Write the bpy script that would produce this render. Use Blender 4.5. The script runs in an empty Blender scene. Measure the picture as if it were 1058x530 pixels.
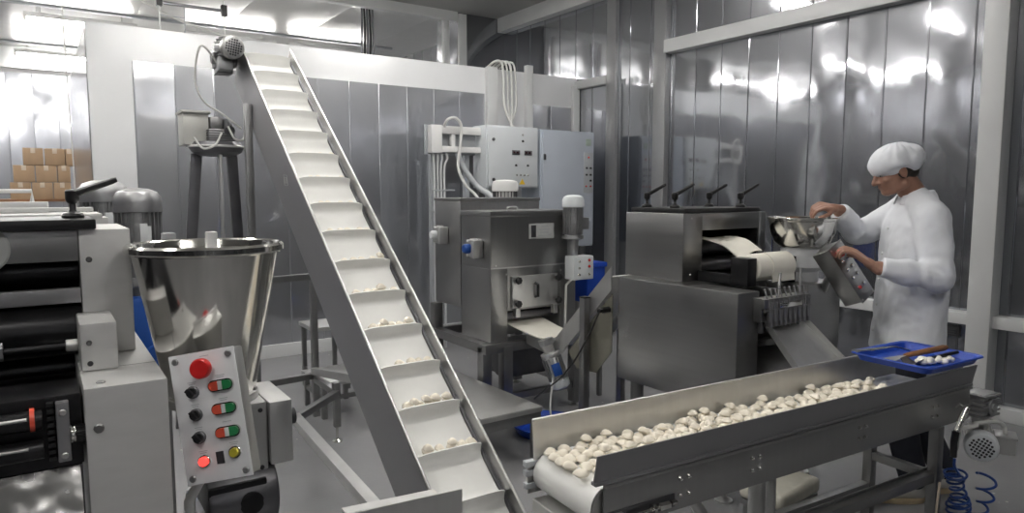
import bpy, bmesh, math, random
from mathutils import Vector, Matrix, Quaternion
random.seed(7)
S = bpy.context.scene
COL = S.collection
PI = math.pi
V = Vector

# ---------------------------------------------------------------- materials
MATS = {}
def newmat(name):
    m = bpy.data.materials.new(name); m.use_nodes = True
    nt = m.node_tree
    return m, nt, nt.nodes['Principled BSDF']
def sset(b, col, metal=0.0, rough=0.5, **kw):
    b.inputs['Base Color'].default_value = (col[0], col[1], col[2], 1)
    b.inputs['Metallic'].default_value = metal
    b.inputs['Roughness'].default_value = rough
    for k, v in kw.items():
        b.inputs[k.replace('_', ' ')].default_value = v
def mat(name, col, metal=0.0, rough=0.5, noise=0.0, nscale=(8, 8, 8), bump=0.0, bscale=None, rvar=0.0, **kw):
    """principled material with procedural colour / roughness mottling and bump"""
    if name in MATS: return MATS[name]
    m, nt, b = newmat(name)
    sset(b, col, metal, rough, **kw)
    N = nt.nodes; L = nt.links
    tc = N.new('ShaderNodeTexCoord')
    def tex(scale, detail=3):
        mp = N.new('ShaderNodeMapping'); mp.inputs['Scale'].default_value = scale
        L.new(tc.outputs['Object'], mp.inputs['Vector'])
        nz = N.new('ShaderNodeTexNoise'); nz.inputs['Scale'].default_value = 1.0; nz.inputs['Detail'].default_value = detail
        L.new(mp.outputs['Vector'], nz.inputs['Vector'])
        return nz
    if noise or rvar:
        nz = tex(nscale)
        if noise:
            r = N.new('ShaderNodeValToRGB')
            r.color_ramp.elements[0].position = .3; r.color_ramp.elements[1].position = .7
            a = [max(0, c * (1 - noise)) for c in col]; z = [min(1, c * (1 + noise)) for c in col]
            r.color_ramp.elements[0].color = (*a, 1); r.color_ramp.elements[1].color = (*z, 1)
            L.new(nz.outputs['Fac'], r.inputs['Fac']); L.new(r.outputs['Color'], b.inputs['Base Color'])
        if rvar:
            mr = N.new('ShaderNodeMapRange')
            mr.inputs['From Min'].default_value = .3; mr.inputs['From Max'].default_value = .7
            mr.inputs['To Min'].default_value = max(.02, rough - rvar); mr.inputs['To Max'].default_value = min(1, rough + rvar)
            L.new(nz.outputs['Fac'], mr.inputs['Value']); L.new(mr.outputs['Result'], b.inputs['Roughness'])
    if bump:
        nb = tex(bscale or nscale, 2)
        bp = N.new('ShaderNodeBump'); bp.inputs['Strength'].default_value = bump; bp.inputs['Distance'].default_value = .02
        L.new(nb.outputs['Fac'], bp.inputs['Height']); L.new(bp.outputs['Normal'], b.inputs['Normal'])
    MATS[name] = m
    return m

STEEL = mat('brushed_steel', (.36, .36, .355), 1, .31, noise=.03, nscale=(2, 2, 60), rvar=.025)
STEELH = mat('brushed_steel_cross', (.38, .38, .375), 1, .31, noise=.03, nscale=(60, 2, 2), rvar=.025)
SATIN = mat('satin_steel', (.62, .62, .61), 1, .42, noise=.05, nscale=(20, 20, 4), rvar=.06)
POLISH = mat('polished_steel', (.66, .65, .62), 1, .13, noise=.04, nscale=(6, 6, 6), rvar=.04, bump=.03, bscale=(7, 7, 3))
FRAME = mat('tube_frame_steel', (.30, .30, .30), 1, .4, noise=.08, nscale=(9, 9, 9), rvar=.06)
DARKST = mat('dark_steel', (.17, .17, .18), 1, .38, noise=.1, nscale=(9, 9, 9), rvar=.08)
GUARD = mat('grey_guard_sheet', (.30, .30, .31), .75, .42, noise=.06, nscale=(4, 4, 4), rvar=.05)
CAST = mat('cast_aluminium', (.38, .385, .39), .85, .38, noise=.08, nscale=(30, 30, 30), rvar=.08)
ALU = mat('light_aluminium', (.64, .64, .63), .45, .46, noise=.04, nscale=(12, 12, 40), rvar=.06)
WHITEP = mat('white_paint', (.74, .74, .73), 0, .38, noise=.02, nscale=(5, 5, 5))
TRIMW = mat('white_trim', (.60, .61, .61), 0, .35, noise=.03, nscale=(3, 3, 3))
GREYP = mat('grey_paint', (.42, .44, .46), .1, .42, noise=.03, nscale=(6, 6, 6))
LGREY = mat('light_grey_enamel', (.62, .65, .67), 0, .4, noise=.02, nscale=(5, 5, 5))
BLUEGREY = mat('blue_grey_enamel', (.44, .48, .54), 0, .36, noise=.02, nscale=(5, 5, 5))
BELT = mat('white_belt', (.86, .86, .83), 0, .42, noise=.02, nscale=(14, 14, 14))
DOUGH = mat('dough', (.86, .80, .68), 0, .55, noise=.06, nscale=(26, 26, 26), bump=.12, bscale=(40, 40, 40))
DOUGHS = mat('dough_sheet_mat', (.87, .84, .75), 0, .5, noise=.03, nscale=(12, 12, 12))
BLACK = mat('black_plastic', (.012, .012, .013), 0, .35, noise=.1, nscale=(20, 20, 20))
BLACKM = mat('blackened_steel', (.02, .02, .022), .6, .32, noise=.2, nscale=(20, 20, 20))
RUBBER = mat('black_rubber', (.02, .02, .02), 0, .6, noise=.1, nscale=(30, 30, 30))
BLUE = mat('blue_plastic', (.010, .06, .42), 0, .34, noise=.05, nscale=(10, 10, 10))
BLUEM = mat('blue_machine_paint', (.012, .075, .33), 0, .38, noise=.06, nscale=(10, 10, 10))
BLUEH = mat('blue_hose', (.012, .045, .2), 0, .3, noise=.05, nscale=(10, 10, 10))
RED = mat('red_plastic', (.62, .02, .02), 0, .3, noise=.04, nscale=(20, 20, 20))
ORANGE = mat('orange_red_plastic', (.66, .09, .05), 0, .3, noise=.04, nscale=(20, 20, 20))
GREEN = mat('green_plastic', (.02, .21, .07), 0, .3, noise=.04, nscale=(20, 20, 20))
YELLOW = mat('yellow_lens', (.46, .40, .04), 0, .3, noise=.04, nscale=(20, 20, 20))
WHITEK = mat('white_plastic', (.72, .74, .75), 0, .35, noise=.02, nscale=(20, 20, 20))
CLOTH = mat('white_cotton', (.76, .78, .82), 0, .85, noise=.02, nscale=(8, 8, 8), bump=.25, bscale=(14, 14, 9))
SKIN = mat('skin', (.31, .165, .115), 0, .5, noise=.08, nscale=(14, 14, 14), bump=.06, bscale=(160, 160, 160))
HAIR = mat('dark_hair', (.02, .016, .013), 0, .55, noise=.2, nscale=(60, 60, 60))
TROUSER = mat('dark_trousers', (.018, .02, .03), 0, .8, noise=.2, nscale=(18, 18, 18), bump=.2, bscale=(16, 16, 8))
SHOE = mat('pale_shoe', (.5, .49, .46), 0, .5, noise=.08, nscale=(20, 20, 20))
SOLE = mat('tan_sole', (.50, .40, .26), 0, .6, noise=.08, nscale=(20, 20, 20))
WOOD = mat('brown_wood', (.24, .11, .045), 0, .45, noise=.25, nscale=(8, 90, 90))
CARD = mat('brown_cardboard', (.40, .27, .16), 0, .7, noise=.07, nscale=(10, 10, 3))
TAPE = mat('pale_tape', (.62, .53, .42), 0, .35, noise=.04, nscale=(10, 10, 10))
FOG = mat('dusty_plastic', (.50, .51, .52), 0, .6, noise=.12, nscale=(10, 10, 10))
CABLEW = mat('white_cable', (.66, .66, .64), 0, .4, noise=.02, nscale=(10, 10, 10))
PVC = mat('pvc_conduit', (.58, .59, .60), 0, .4, noise=.02, nscale=(10, 10, 10))
SACK = mat('pale_sack', (.60, .58, .50), 0, .75, noise=.06, nscale=(8, 8, 8), bump=.3, bscale=(12, 12, 12))
LABELG = mat('silver_label', (.52, .53, .52), .3, .4, noise=.04, nscale=(30, 30, 30))
INK = mat('dark_ink', (.03, .03, .035), 0, .5, noise=.1, nscale=(30, 30, 30))
LCD = mat('dark_display', (.05, .02, .025), 0, .2, noise=.1, nscale=(30, 30, 30))

def emis(name, col, strength):
    m, nt, b = newmat(name)
    sset(b, (.8, .8, .8), 0, .4)
    b.inputs['Emission Color'].default_value = (*col, 1); b.inputs['Emission Strength'].default_value = strength
    MATS[name] = m
    return m
TUBE = emis('fluorescent_tube', (1.0, .97, .93), 30.0)
REDLIT = emis('lit_red_lens', (1.0, .05, .04), .9); REDLIT.node_tree.nodes['Principled BSDF'].inputs['Base Color'].default_value = (.7, .02, .02, 1)

def mirror_sheet(name, col, rough, wav=.10, sc=(1.2, 1.2, .5), rv=.05, soft=0.0):
    """thin polished stainless cladding: slightly wavy, so that reflections buckle"""
    m, nt, b = newmat(name); N = nt.nodes; L = nt.links
    sset(b, col, 1, rough)
    tc = N.new('ShaderNodeTexCoord')
    mp = N.new('ShaderNodeMapping'); mp.inputs['Scale'].default_value = sc
    L.new(tc.outputs['Object'], mp.inputs['Vector'])
    n1 = N.new('ShaderNodeTexNoise'); n1.inputs['Scale'].default_value = 2.2; n1.inputs['Detail'].default_value = 1.5
    L.new(mp.outputs['Vector'], n1.inputs['Vector'])
    n2 = N.new('ShaderNodeTexNoise'); n2.inputs['Scale'].default_value = 5.5; n2.inputs['Detail'].default_value = 4
    L.new(mp.outputs['Vector'], n2.inputs['Vector'])
    bp = N.new('ShaderNodeBump'); bp.inputs['Strength'].default_value = wav; bp.inputs['Distance'].default_value = .12
    L.new(n1.outputs['Fac'], bp.inputs['Height']); L.new(bp.outputs['Normal'], b.inputs['Normal'])
    mr = N.new('ShaderNodeMapRange'); mr.inputs['From Min'].default_value = .35; mr.inputs['From Max'].default_value = .65
    mr.inputs['To Min'].default_value = max(.02, rough - rv); mr.inputs['To Max'].default_value = rough + rv
    L.new(n2.outputs['Fac'], mr.inputs['Value']); L.new(mr.outputs['Result'], b.inputs['Roughness'])
    if soft:                                            # part of the sheet is dulled by fine scratches
        b2 = N.new('ShaderNodeBsdfPrincipled'); sset(b2, col, 1, .38)
        L.new(bp.outputs['Normal'], b2.inputs['Normal'])
        ms = N.new('ShaderNodeMixShader'); ms.inputs['Fac'].default_value = soft
        L.new(b.outputs['BSDF'], ms.inputs[1]); L.new(b2.outputs['BSDF'], ms.inputs[2])
        L.new(ms.outputs['Shader'], N['Material Output'].inputs['Surface'])
    MATS[name] = m
    return m
MIRR = mirror_sheet('wall_stainless', (.42, .43, .455), .085, wav=.05, sc=(1, 1, .8), rv=.03, soft=.22)
MIRB = mirror_sheet('coldroom_stainless', (.66, .67, .70), .09, wav=.05, sc=(1, 1, .8), rv=.03, soft=.42)
MIRF = mirror_sheet('far_stainless', (.42, .43, .46), .12, wav=.06, soft=.4)
MIRC = mirror_sheet('ceiling_sheet', (.70, .70, .69), .33, wav=0)
GLOSSW = mat('glossy_white_panel', (.72, .73, .74), .05, .30, noise=.02, nscale=(3, 3, 3), bump=.05, bscale=(1.5, 1.5, .8))
DULL = mirror_sheet('rear_stainless', (.24, .245, .26), .24)
CEIL = mat('ceiling_paint', (.40, .40, .39), .1, .4, noise=.03, nscale=(2, 2, 2))

def floor_mat():
    m, nt, b = newmat('epoxy_floor'); N = nt.nodes; L = nt.links
    sset(b, (.3, .3, .3), 0, .38)
    tc = N.new('ShaderNodeTexCoord')
    n1 = N.new('ShaderNodeTexNoise'); n1.inputs['Scale'].default_value = 1.6; n1.inputs['Detail'].default_value = 5
    n2 = N.new('ShaderNodeTexNoise'); n2.inputs['Scale'].default_value = 45; n2.inputs['Detail'].default_value = 3
    vo = N.new('ShaderNodeTexVoronoi'); vo.inputs['Scale'].default_value = 5.5
    for n in (n1, n2, vo): L.new(tc.outputs['Object'], n.inputs['Vector'])
    r = N.new('ShaderNodeValToRGB')
    r.color_ramp.elements[0].color = (.19, .193, .198, 1); r.color_ramp.elements[0].position = .35
    r.color_ramp.elements[1].color = (.265, .265, .27, 1); r.color_ramp.elements[1].position = .68
    L.new(n1.outputs['Fac'], r.inputs['Fac'])
    sp = N.new('ShaderNodeMath'); sp.operation = 'LESS_THAN'; sp.inputs[1].default_value = .035
    L.new(vo.outputs['Distance'], sp.inputs[0])
    mx = N.new('ShaderNodeMix'); mx.data_type = 'RGBA'
    L.new(sp.outputs['Value'], mx.inputs['Factor']); L.new(r.outputs['Color'], mx.inputs['A'])
    mx.inputs['B'].default_value = (.55, .54, .5, 1)
    L.new(mx.outputs['Result'], b.inputs['Base Color'])
    mr = N.new('ShaderNodeMapRange'); mr.inputs['To Min'].default_value = .25; mr.inputs['To Max'].default_value = .5
    L.new(n1.outputs['Fac'], mr.inputs['Value']); L.new(mr.outputs['Result'], b.inputs['Roughness'])
    bp = N.new('ShaderNodeBump'); bp.inputs['Strength'].default_value = .05; bp.inputs['Distance'].default_value = .01
    L.new(n2.outputs['Fac'], bp.inputs['Height']); L.new(bp.outputs['Normal'], b.inputs['Normal'])
    return m
FLOOR = floor_mat()

# ---------------------------------------------------------------- mesh builder
class MB:
    def __init__(s): s.bm = bmesh.new()
    def _merge(s, t):
        me = bpy.data.meshes.new('t'); t.to_mesh(me); t.free(); s.bm.from_mesh(me); bpy.data.meshes.remove(me); return s
    def box(s, x0, x1, y0, y1, z0, z1, bev=.004, M=None, seg=2):
        t = bmesh.new()
        bmesh.ops.create_cube(t, size=1)
        for v in t.verts:
            v.co = V(((x0 + x1) / 2 + v.co.x * (x1 - x0), (y0 + y1) / 2 + v.co.y * (y1 - y0), (z0 + z1) / 2 + v.co.z * (z1 - z0)))
        b = min(bev, .45 * min(abs(x1 - x0), abs(y1 - y0), abs(z1 - z0)))
        if b > 1e-5: bmesh.ops.bevel(t, geom=t.edges[:] + t.verts[:], offset=b, segments=seg, affect='EDGES', profile=.6)
        if M is not None: bmesh.ops.transform(t, matrix=M, verts=t.verts)
        return s._merge(t)
    def bar(s, p0, p1, w=.04, h=.04, up=(0, 0, 1), bev=.003):
        """rectangular bar between two points; w across, h along 'up'"""
        p0, p1 = V(p0), V(p1); d = p1 - p0; l = d.length; d.normalize()
        u = V(up)
        if abs(d.dot(u)) > .98: u = V((0, 1, 0))
        x = d.cross(u).normalized(); u = x.cross(d).normalized()
        M = Matrix((x, d, u)).transposed().to_4x4(); M.translation = (p0 + p1) / 2
        return s.box(-w / 2, w / 2, -l / 2, l / 2, -h / 2, h / 2, bev, M)
    def cyl(s, p0, p1, r, r2=None, n=24, bev=0.0):
        p0, p1 = V(p0), V(p1); r2 = r if r2 is None else r2
        b = min(bev, .4 * min(r, r2))
        l = (p1 - p0).length
        prof = [(0, 0), (r, 0), (r2, l), (0, l)] if not b else [(0, 0), (r - b, 0), (r - .3 * b, .3 * b), (r, b), (r2, l - b), (r2 - .3 * b, l - .3 * b), (r2 - b, l), (0, l)]
        return s.lathe(prof, p0, p1 - p0, n)
    def lathe(s, prof, o=(0, 0, 0), axis=(0, 0, 1), n=32, closed=False):
        o = V(o); a = V(axis).normalized()
        q = V((0, 0, 1)).rotation_difference(a)
        t = bmesh.new(); rings = []
        for r, z in prof:
            if r < 1e-6: rings.append([t.verts.new(o + q @ V((0, 0, z)))])
            else: rings.append([t.verts.new(o + q @ V((r * math.cos(2 * PI * k / n), r * math.sin(2 * PI * k / n), z))) for k in range(n)])
        pairs = list(zip(rings, rings[1:])) + ([(rings[-1], rings[0])] if closed else [])
        for A, B in pairs:
            for k in range(n):
                k2 = (k + 1) % n
                if len(A) == 1 and len(B) == 1: continue
                if len(A) == 1: f = (A[0], B[k2], B[k])
                elif len(B) == 1: f = (A[k], A[k2], B[0])
                else: f = (A[k], A[k2], B[k2], B[k])
                t.faces.new(f)
        bmesh.ops.recalc_face_normals(t, faces=t.faces)
        return s._merge(t)
    def tube(s, pts, r, n=8, caps=True):
        pts = [V(p) for p in pts]; t = bmesh.new(); rings = []
        tg = []
        for i in range(len(pts)):
            a = pts[max(i - 1, 0)]; b = pts[min(i + 1, len(pts) - 1)]
            tg.append((b - a).normalized())
        nrm = tg[0].orthogonal().normalized()
        for i, p in enumerate(pts):
            if i: nrm = (tg[i - 1].rotation_difference(tg[i]) @ nrm)
            nrm = (nrm - tg[i] * nrm.dot(tg[i])).normalized()
            bn = tg[i].cross(nrm)
            rr = r[i] if isinstance(r, (list, tuple)) else r
            rings.append([t.verts.new(p + rr * (math.cos(2 * PI * k / n) * nrm + math.sin(2 * PI * k / n) * bn)) for k in range(n)])
        for A, B in zip(rings, rings[1:]):
            for k in range(n): t.faces.new((A[k], A[(k + 1) % n], B[(k + 1) % n], B[k]))
        if caps:
            t.faces.new(rings[0][::-1]); t.faces.new(rings[-1])
        bmesh.ops.recalc_face_normals(t, faces=t.faces)
        return s._merge(t)
    def prism(s, poly, vec, bev=0.0):
        """closed polygon (3D points, planar) swept along vec"""
        t = bmesh.new(); vec = V(vec)
        a = [t.verts.new(V(p)) for p in poly]; b = [t.verts.new(V(p) + vec) for p in poly]
        n = len(poly)
        t.faces.new(a); t.faces.new(b[::-1])
        for k in range(n): t.faces.new((a[k], b[k], b[(k + 1) % n], a[(k + 1) % n]))
        bmesh.ops.recalc_face_normals(t, faces=t.faces)
        if bev: bmesh.ops.bevel(t, geom=t.edges[:] + t.verts[:], offset=bev, segments=2, affect='EDGES')
        return s._merge(t)
    def sheet(s, rows, th=0.003):
        """grid of points (list of rows) given thickness th along its normals"""
        t = bmesh.new()
        g = [[t.verts.new(V(p)) for p in r] for r in rows]
        for A, B in zip(g, g[1:]):
            for k in range(len(A) - 1): t.faces.new((A[k], A[k + 1], B[k + 1], B[k]))
        bmesh.ops.recalc_face_normals(t, faces=t.faces)
        bmesh.ops.solidify(t, geom=t.faces[:], thickness=th)
        bmesh.ops.recalc_face_normals(t, faces=t.faces)
        return s._merge(t)
    def ball(s, c, r, sc=(1, 1, 1), M=None, n=3):
        t = bmesh.new(); bmesh.ops.create_icosphere(t, subdivisions=n, radius=r)
        for v in t.verts: v.co = V((v.co.x * sc[0], v.co.y * sc[1], v.co.z * sc[2]))
        if M is not None: bmesh.ops.transform(t, matrix=M.to_4x4(), verts=t.verts)
        bmesh.ops.translate(t, vec=V(c), verts=t.verts)
        return s._merge(t)
    def cap(s, p0, r0, p1, r1, n=16):
        """tapered capsule"""
        p0, p1 = V(p0), V(p1); l = (p1 - p0).length
        prof = [(0, -r0)] + [(r0 * math.cos(a), r0 * math.sin(a)) for a in [-PI / 2 * k / 5 for k in (4, 3, 2, 1, 0)]]
        prof += [(r1 * math.cos(a), l + r1 * math.sin(a)) for a in [PI / 2 * k / 5 for k in (0, 1, 2, 3, 4)]] + [(0, l + r1)]
        return s.lathe(prof, p0, p1 - p0, n)

WM = {}
def _nm(n): return n
def _finish(o, label, cat, group, kind):
    if label: o['label'] = label
    if cat: o['category'] = cat
    if group: o['group'] = group
    if kind: o['kind'] = kind
    return o
def wm(o): return WM.get(o.name, Matrix.Identity(4))
def thing(name, label, cat, loc=(0, 0, 0), rz=0.0, group=None):
    o = bpy.data.objects.new(name, None); COL.objects.link(o)
    o.empty_display_size = .1
    o.location = loc; o.rotation_euler = (0, 0, rz)
    WM[o.name] = Matrix.Translation(V(loc)) @ Matrix.Rotation(rz, 4, 'Z')
    return _finish(o, label, cat, group, None)
def obj(name, mb, m, parent=None, label=None, cat=None, group=None, kind=None, local=False, loc=None, angle=35):
    """link a builder as ONE mesh object. Coordinates are world unless local=True (then in the parent's frame)"""
    me = bpy.data.meshes.new(name)
    bm = mb.bm if isinstance(mb, MB) else mb
    if parent is not None and not local:
        bmesh.ops.transform(bm, matrix=wm(parent).inverted(), verts=bm.verts)
    if loc is not None:
        bmesh.ops.translate(bm, vec=-V(loc), verts=bm.verts)
    bm.to_mesh(me); bm.free()
    for mm in (m if isinstance(m, (list, tuple)) else [m]): me.materials.append(mm)
    me.shade_smooth(); me.set_sharp_from_angle(angle=math.radians(angle))
    o = bpy.data.objects.new(name, me); COL.objects.link(o)
    if parent is not None: o.parent = parent
    M = wm(parent).copy() if parent is not None else Matrix.Identity(4)
    if loc is not None:
        o.location = loc; M = M @ Matrix.Translation(V(loc))
    WM[o.name] = M
    return _finish(o, label, cat, group, kind)
def struct(name, mb, m): return obj(name, mb, m, kind='structure')
def frame3(x, y, z, o):
    M = Matrix((V(x), V(y), V(z))).transposed().to_4x4(); M.translation = V(o); return M
def bez(p, n=24):
    """catmull-rom through points"""
    p = [V(q) for q in p]; out = []
    P = [p[0] * 2 - p[1]] + p + [p[-1] * 2 - p[-2]]
    for i in range(1, len(P) - 2):
        for k in range(n):
            t = k / n
            a, b, c, d = P[i - 1], P[i], P[i + 1], P[i + 2]
            out.append(.5 * ((2 * b) + (c - a) * t + (2 * a - 5 * b + 4 * c - d) * t * t + (3 * b - a - 3 * c + d) * t ** 3))
    out.append(p[-1]); return out
EXPO = 1.24
# ================================================================ SETTING
CZ = 3.75
def panelled(axis, c, a0, a1, z0, z1, step, sign, seed, thick=.06, bow=.0025, joints=True):
    """cladding of slightly bowed upright sheets with bright cover strips at the joints.
    axis 'x': plane x=c running along y; axis 'y': plane y=c running along x; sign = side the visible face looks to"""
    rnd = random.Random(seed); mb = MB(); t = bmesh.new()
    n = max(1, round((a1 - a0) / step)); st = (a1 - a0) / n
    def P(a, z, d):
        return V((c + sign * d, a, z)) if axis == 'x' else V((a, c + sign * d, z))
    for i in range(n):
        b = rnd.uniform(-bow, bow); tw = rnd.uniform(-bow, bow) * .5
        rows = []
        for k in range(7):
            u = k / 6; a = a0 + (i + u) * st
            d = b * math.sin(PI * u)
            rows.append([t.verts.new(P(a, z0 + (z1 - z0) * j / 4, d + tw * math.sin(PI * u) * math.sin(PI * j / 2))) for j in range(5)])
        for A, B in zip(rows, rows[1:]):
            for j in range(4): t.faces.new((A[j], A[j + 1], B[j + 1], B[j]))
    bmesh.ops.recalc_face_normals(t, faces=t.faces)
    f = t.faces[:][0]; want = V((sign, 0, 0)) if axis == 'x' else V((0, sign, 0))
    if f.normal.dot(want) < 0: bmesh.ops.reverse_faces(t, faces=t.faces)
    mb._merge(t)
    # body behind the sheets
    if axis == 'x': mb.box(*sorted((c - sign * .004, c - sign * thick)), a0, a1, z0, z1, 0)
    else: mb.box(a0, a1, *sorted((c - sign * .004, c - sign * thick)), z0, z1, 0)
    if joints:
        for i in range(n + 1):
            a = a0 + i * st
            mb.tube([P(a, z0, 0), P(a, z1, 0)], .006, 6)
    return mb

struct('floor', MB().box(-4.2, 5.4, -3.2, 13.8, -.1, 0, 0), FLOOR)
struct('ceiling', MB().box(-4.2, 5.4, -3.2, 7.85, CZ, CZ + .1, 0), CEIL)
c2 = MB()
for k in range(9):
    x0 = -4.2 + k * 1.07; c2.box(x0, x0 + 1.068, 7.85, 13.8, CZ, CZ + .1, .002)
struct('ceiling_far', c2, MIRC)
struct('wall_right', panelled('x', 5.2, -3.2, 13.8, 0, CZ, .3, -1, 3), MIRR)
struct('wall_left', panelled('x', -4.1, -3.2, 13.8, 0, CZ, .6, 1, 4), DULL)
struct('wall_rear', panelled('y', -3.1, -4.1, 5.2, 0, CZ, .6, 1, 5), DULL)
# far wall: white painted with stainless sheets let into it
fw = MB().box(-4.1, 5.2, 13.6, 13.7, 0, CZ, 0)
struct('wall_far', fw, WHITEP)
struct('trim_1', panelled('y', 13.585, -3.4, 1.0, .1, 3.36, .34, -1, 6, thick=.012), MIRF)
# ceiling beams
struct('trim_2', MB().box(-4.1, 4.48, 7.80, 7.90, CZ - .115, CZ, .004), TRIMW)
struct('trim_3', MB().box(-4.1, 4.72, 10.3, 10.35, CZ - .03, CZ, .004), GREYP)
struct('trim_4', MB().box(-4.1, 4.72, 13.0, 13.05, CZ - .03, CZ, .004), GREYP)
struct('trim_5', MB().box(-4.1, 5.2, 13.5, 13.6, 3.42, 3.75, .004), TRIMW)
# corner column beyond the cold room
col = MB().box(4.50, 5.2, 7.83, 8.4, 0, CZ - .002, .004)
struct('column', col, MIRR)
struct('trim_6', MB().box(4.49, 4.60, 7.79, 7.83, 0, CZ - .02, .004).box(4.30, 4.37, 7.83, 7.90, 0, CZ - .1, .004), TRIMW)

# cold room: a free-standing insulated box with a lid
struct('wall_back', MB().box(.35, 5.19, 6.30, 9.5, 0, 2.79, .006), GLOSSW)
struct('trim_7', panelled('y', 6.292, .66, 3.92, .12, 2.52, .30, -1, 8, thick=.006, bow=.003), MIRB)
struct('trim_8', MB().box(.35, 5.19, 6.275, 6.30, 0, .12, .004), TRIMW)
struct('trim_9', MB().box(3.94, 4.06, 6.24, 6.30, 0, 2.80, .004).box(4.44, 4.52, 6.24, 6.30, 0, 2.86, .004).box(5.10, 5.19, 6.25, 6.30, 0, 2.70, .004), TRIMW)
struct('trim_10', panelled('y', 6.292, 4.53, 5.09, .12, 2.45, .28, -1, 9, thick=.006), MIRB)
sd = panelled('x', .345, 6.32, 9.48, .1, 2.74, .63, -1, 10, thick=.004, joints=False)
struct('trim_11', sd, MIRB)

# right wall: white rails and posts framing the sheets
struct('trim_12', MB().box(5.10, 5.20, -3.1, 4.88, 2.84, 2.965, .006), TRIMW)
struct('trim_13', MB().box(5.10, 5.20, -3.1, 4.86, .605, .685, .006), TRIMW)
struct('trim_14', MB().box(5.06, 5.20, 1.925, 2.065, 0, CZ, .008), TRIMW)
struct('trim_15', MB().box(5.12, 5.20, -3.1, 4.86, 0, .09, .006), TRIMW)
struct('trim_16', MB().box(5.13, 5.20, 4.88, 5.04, 0, CZ, .005).box(5.15, 5.20, 5.62, 5.76, 0, CZ, .005), mat('grey_trim', (.34, .345, .35), .5, .35, noise=.03, nscale=(3, 3, 3)))
struct('trim_17', MB().box(5.14, 5.20, 5.76, 6.29, 2.66, 2.75, .005), TRIMW)
struct('trim_18', MB().box(5.08, 5.20, 5.76, 7.82, 3.57, CZ, .005), TRIMW)
vt = MB().box(5.185, 5.20, 2.15, 2.52, .50, .575, .003)
for k in range(4): vt.box(5.178, 5.188, 2.17, 2.50, .508 + k * .016, .514 + k * .016, .001)
struct('trim_19', vt, DARKST)

# ================================================================ LAMPS
def lamp(cx, cy, label, z=CZ - .135, L=1.22, group=None, bracket=True):
    t = thing('fluorescent_light', label, 'ceiling light', (cx, cy, CZ), 0, group)
    b = MB().box(cx - L / 2, cx + L / 2, cy - .055, cy + .055, z, z + .06, .008)
    for s in (-1, 1): b.cyl((cx + s * L * .36, cy, z + .055), (cx + s * L * .36, cy, CZ), .007, n=8)
    obj('lamp_body', b, WHITEP, t)
    obj('lamp_tube', MB().cyl((cx - L / 2 + .03, cy - .025, z - .018), (cx + L / 2 - .03, cy - .025, z - .018), .02, n=12, bev=.006)
        .cyl((cx - L / 2 + .03, cy + .025, z - .018), (cx + L / 2 - .03, cy + .025, z - .018), .02, n=12, bev=.006), TUBE, t)
    for s in (-1, 1): obj('end_cap', MB().box(cx + s * (L / 2 - .015) - .015, cx + s * (L / 2 - .015) + .015, cy - .05, cy + .05, z - .04, z, .004), WHITEP, t)
    return t
lamp(.56, 10.5, 'glowing twin tube light at the upper left, below the far ceiling beam', group='far ceiling lights')
lamp(2.35, 10.5, 'glowing tube light just above the top end of the sloping conveyor', group='far ceiling lights')
lamp(3.75, 10.5, 'glowing tube light behind the black cable bundle', group='far ceiling lights')
lamp(.40, 13.25, 'farthest glowing tube light, low above the cardboard boxes', group='far ceiling lights')
for x, y in ((-2.6, 9.1), (-.9, 8.9), (-2.4, 6.5), (-.7, 6.6), (.8, 4.4), (-1.4, 4.3), (3.0, 4.9), (-1.2, 2.2), (1.0, 2.2), (3.5, 3.1), (-.8, -.6), (1.6, -.5)):
    lamp(x, y, 'unseen fluorescent tube light hung from the ceiling over the work area', group='work area ceiling lights')  # out of view: some read from wall reflections, others added for brightness

# small hardware -----------------------------------------------------------------
def screw(p, n, r=.005, h=.003, parent=None, m=SATIN, name='screw'):
    p = V(p); n = V(n).normalized()
    return obj(name, MB().lathe([(0, -.001), (r, -.001), (r, h * .5), (r * .7, h), (0, h)], p, n, 10), m, parent)
def clamp_lever(p, d, parent, s=1.0, name='clamp_lever'):
    """black adjustable clamping lever: foot, threaded stud, hub and a tapering arm"""
    p = V(p); d = V(d).normalized()
    b = MB().lathe([(0, 0), (.020 * s, 0), (.021 * s, .005 * s), (.018 * s, .010 * s), (.008 * s, .014 * s), (.006 * s, .018 * s), (.006 * s, .030 * s), (.011 * s, .034 * s), (.013 * s, .040 * s), (.013 * s, .056 * s), (.010 * s, .060 * s), (0, .061 * s)], p, (0, 0, 1), 16)
    h = p + V((0, 0, .050 * s)); e = h + d * .085 * s + V((0, 0, .020 * s))
    b.tube([h, h + (e - h) * .2, h + (e - h) * .9, e], [.0095 * s, .008 * s, .0065 * s, .005 * s], 10)
    return obj(name, b, BLACK, parent)

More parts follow.
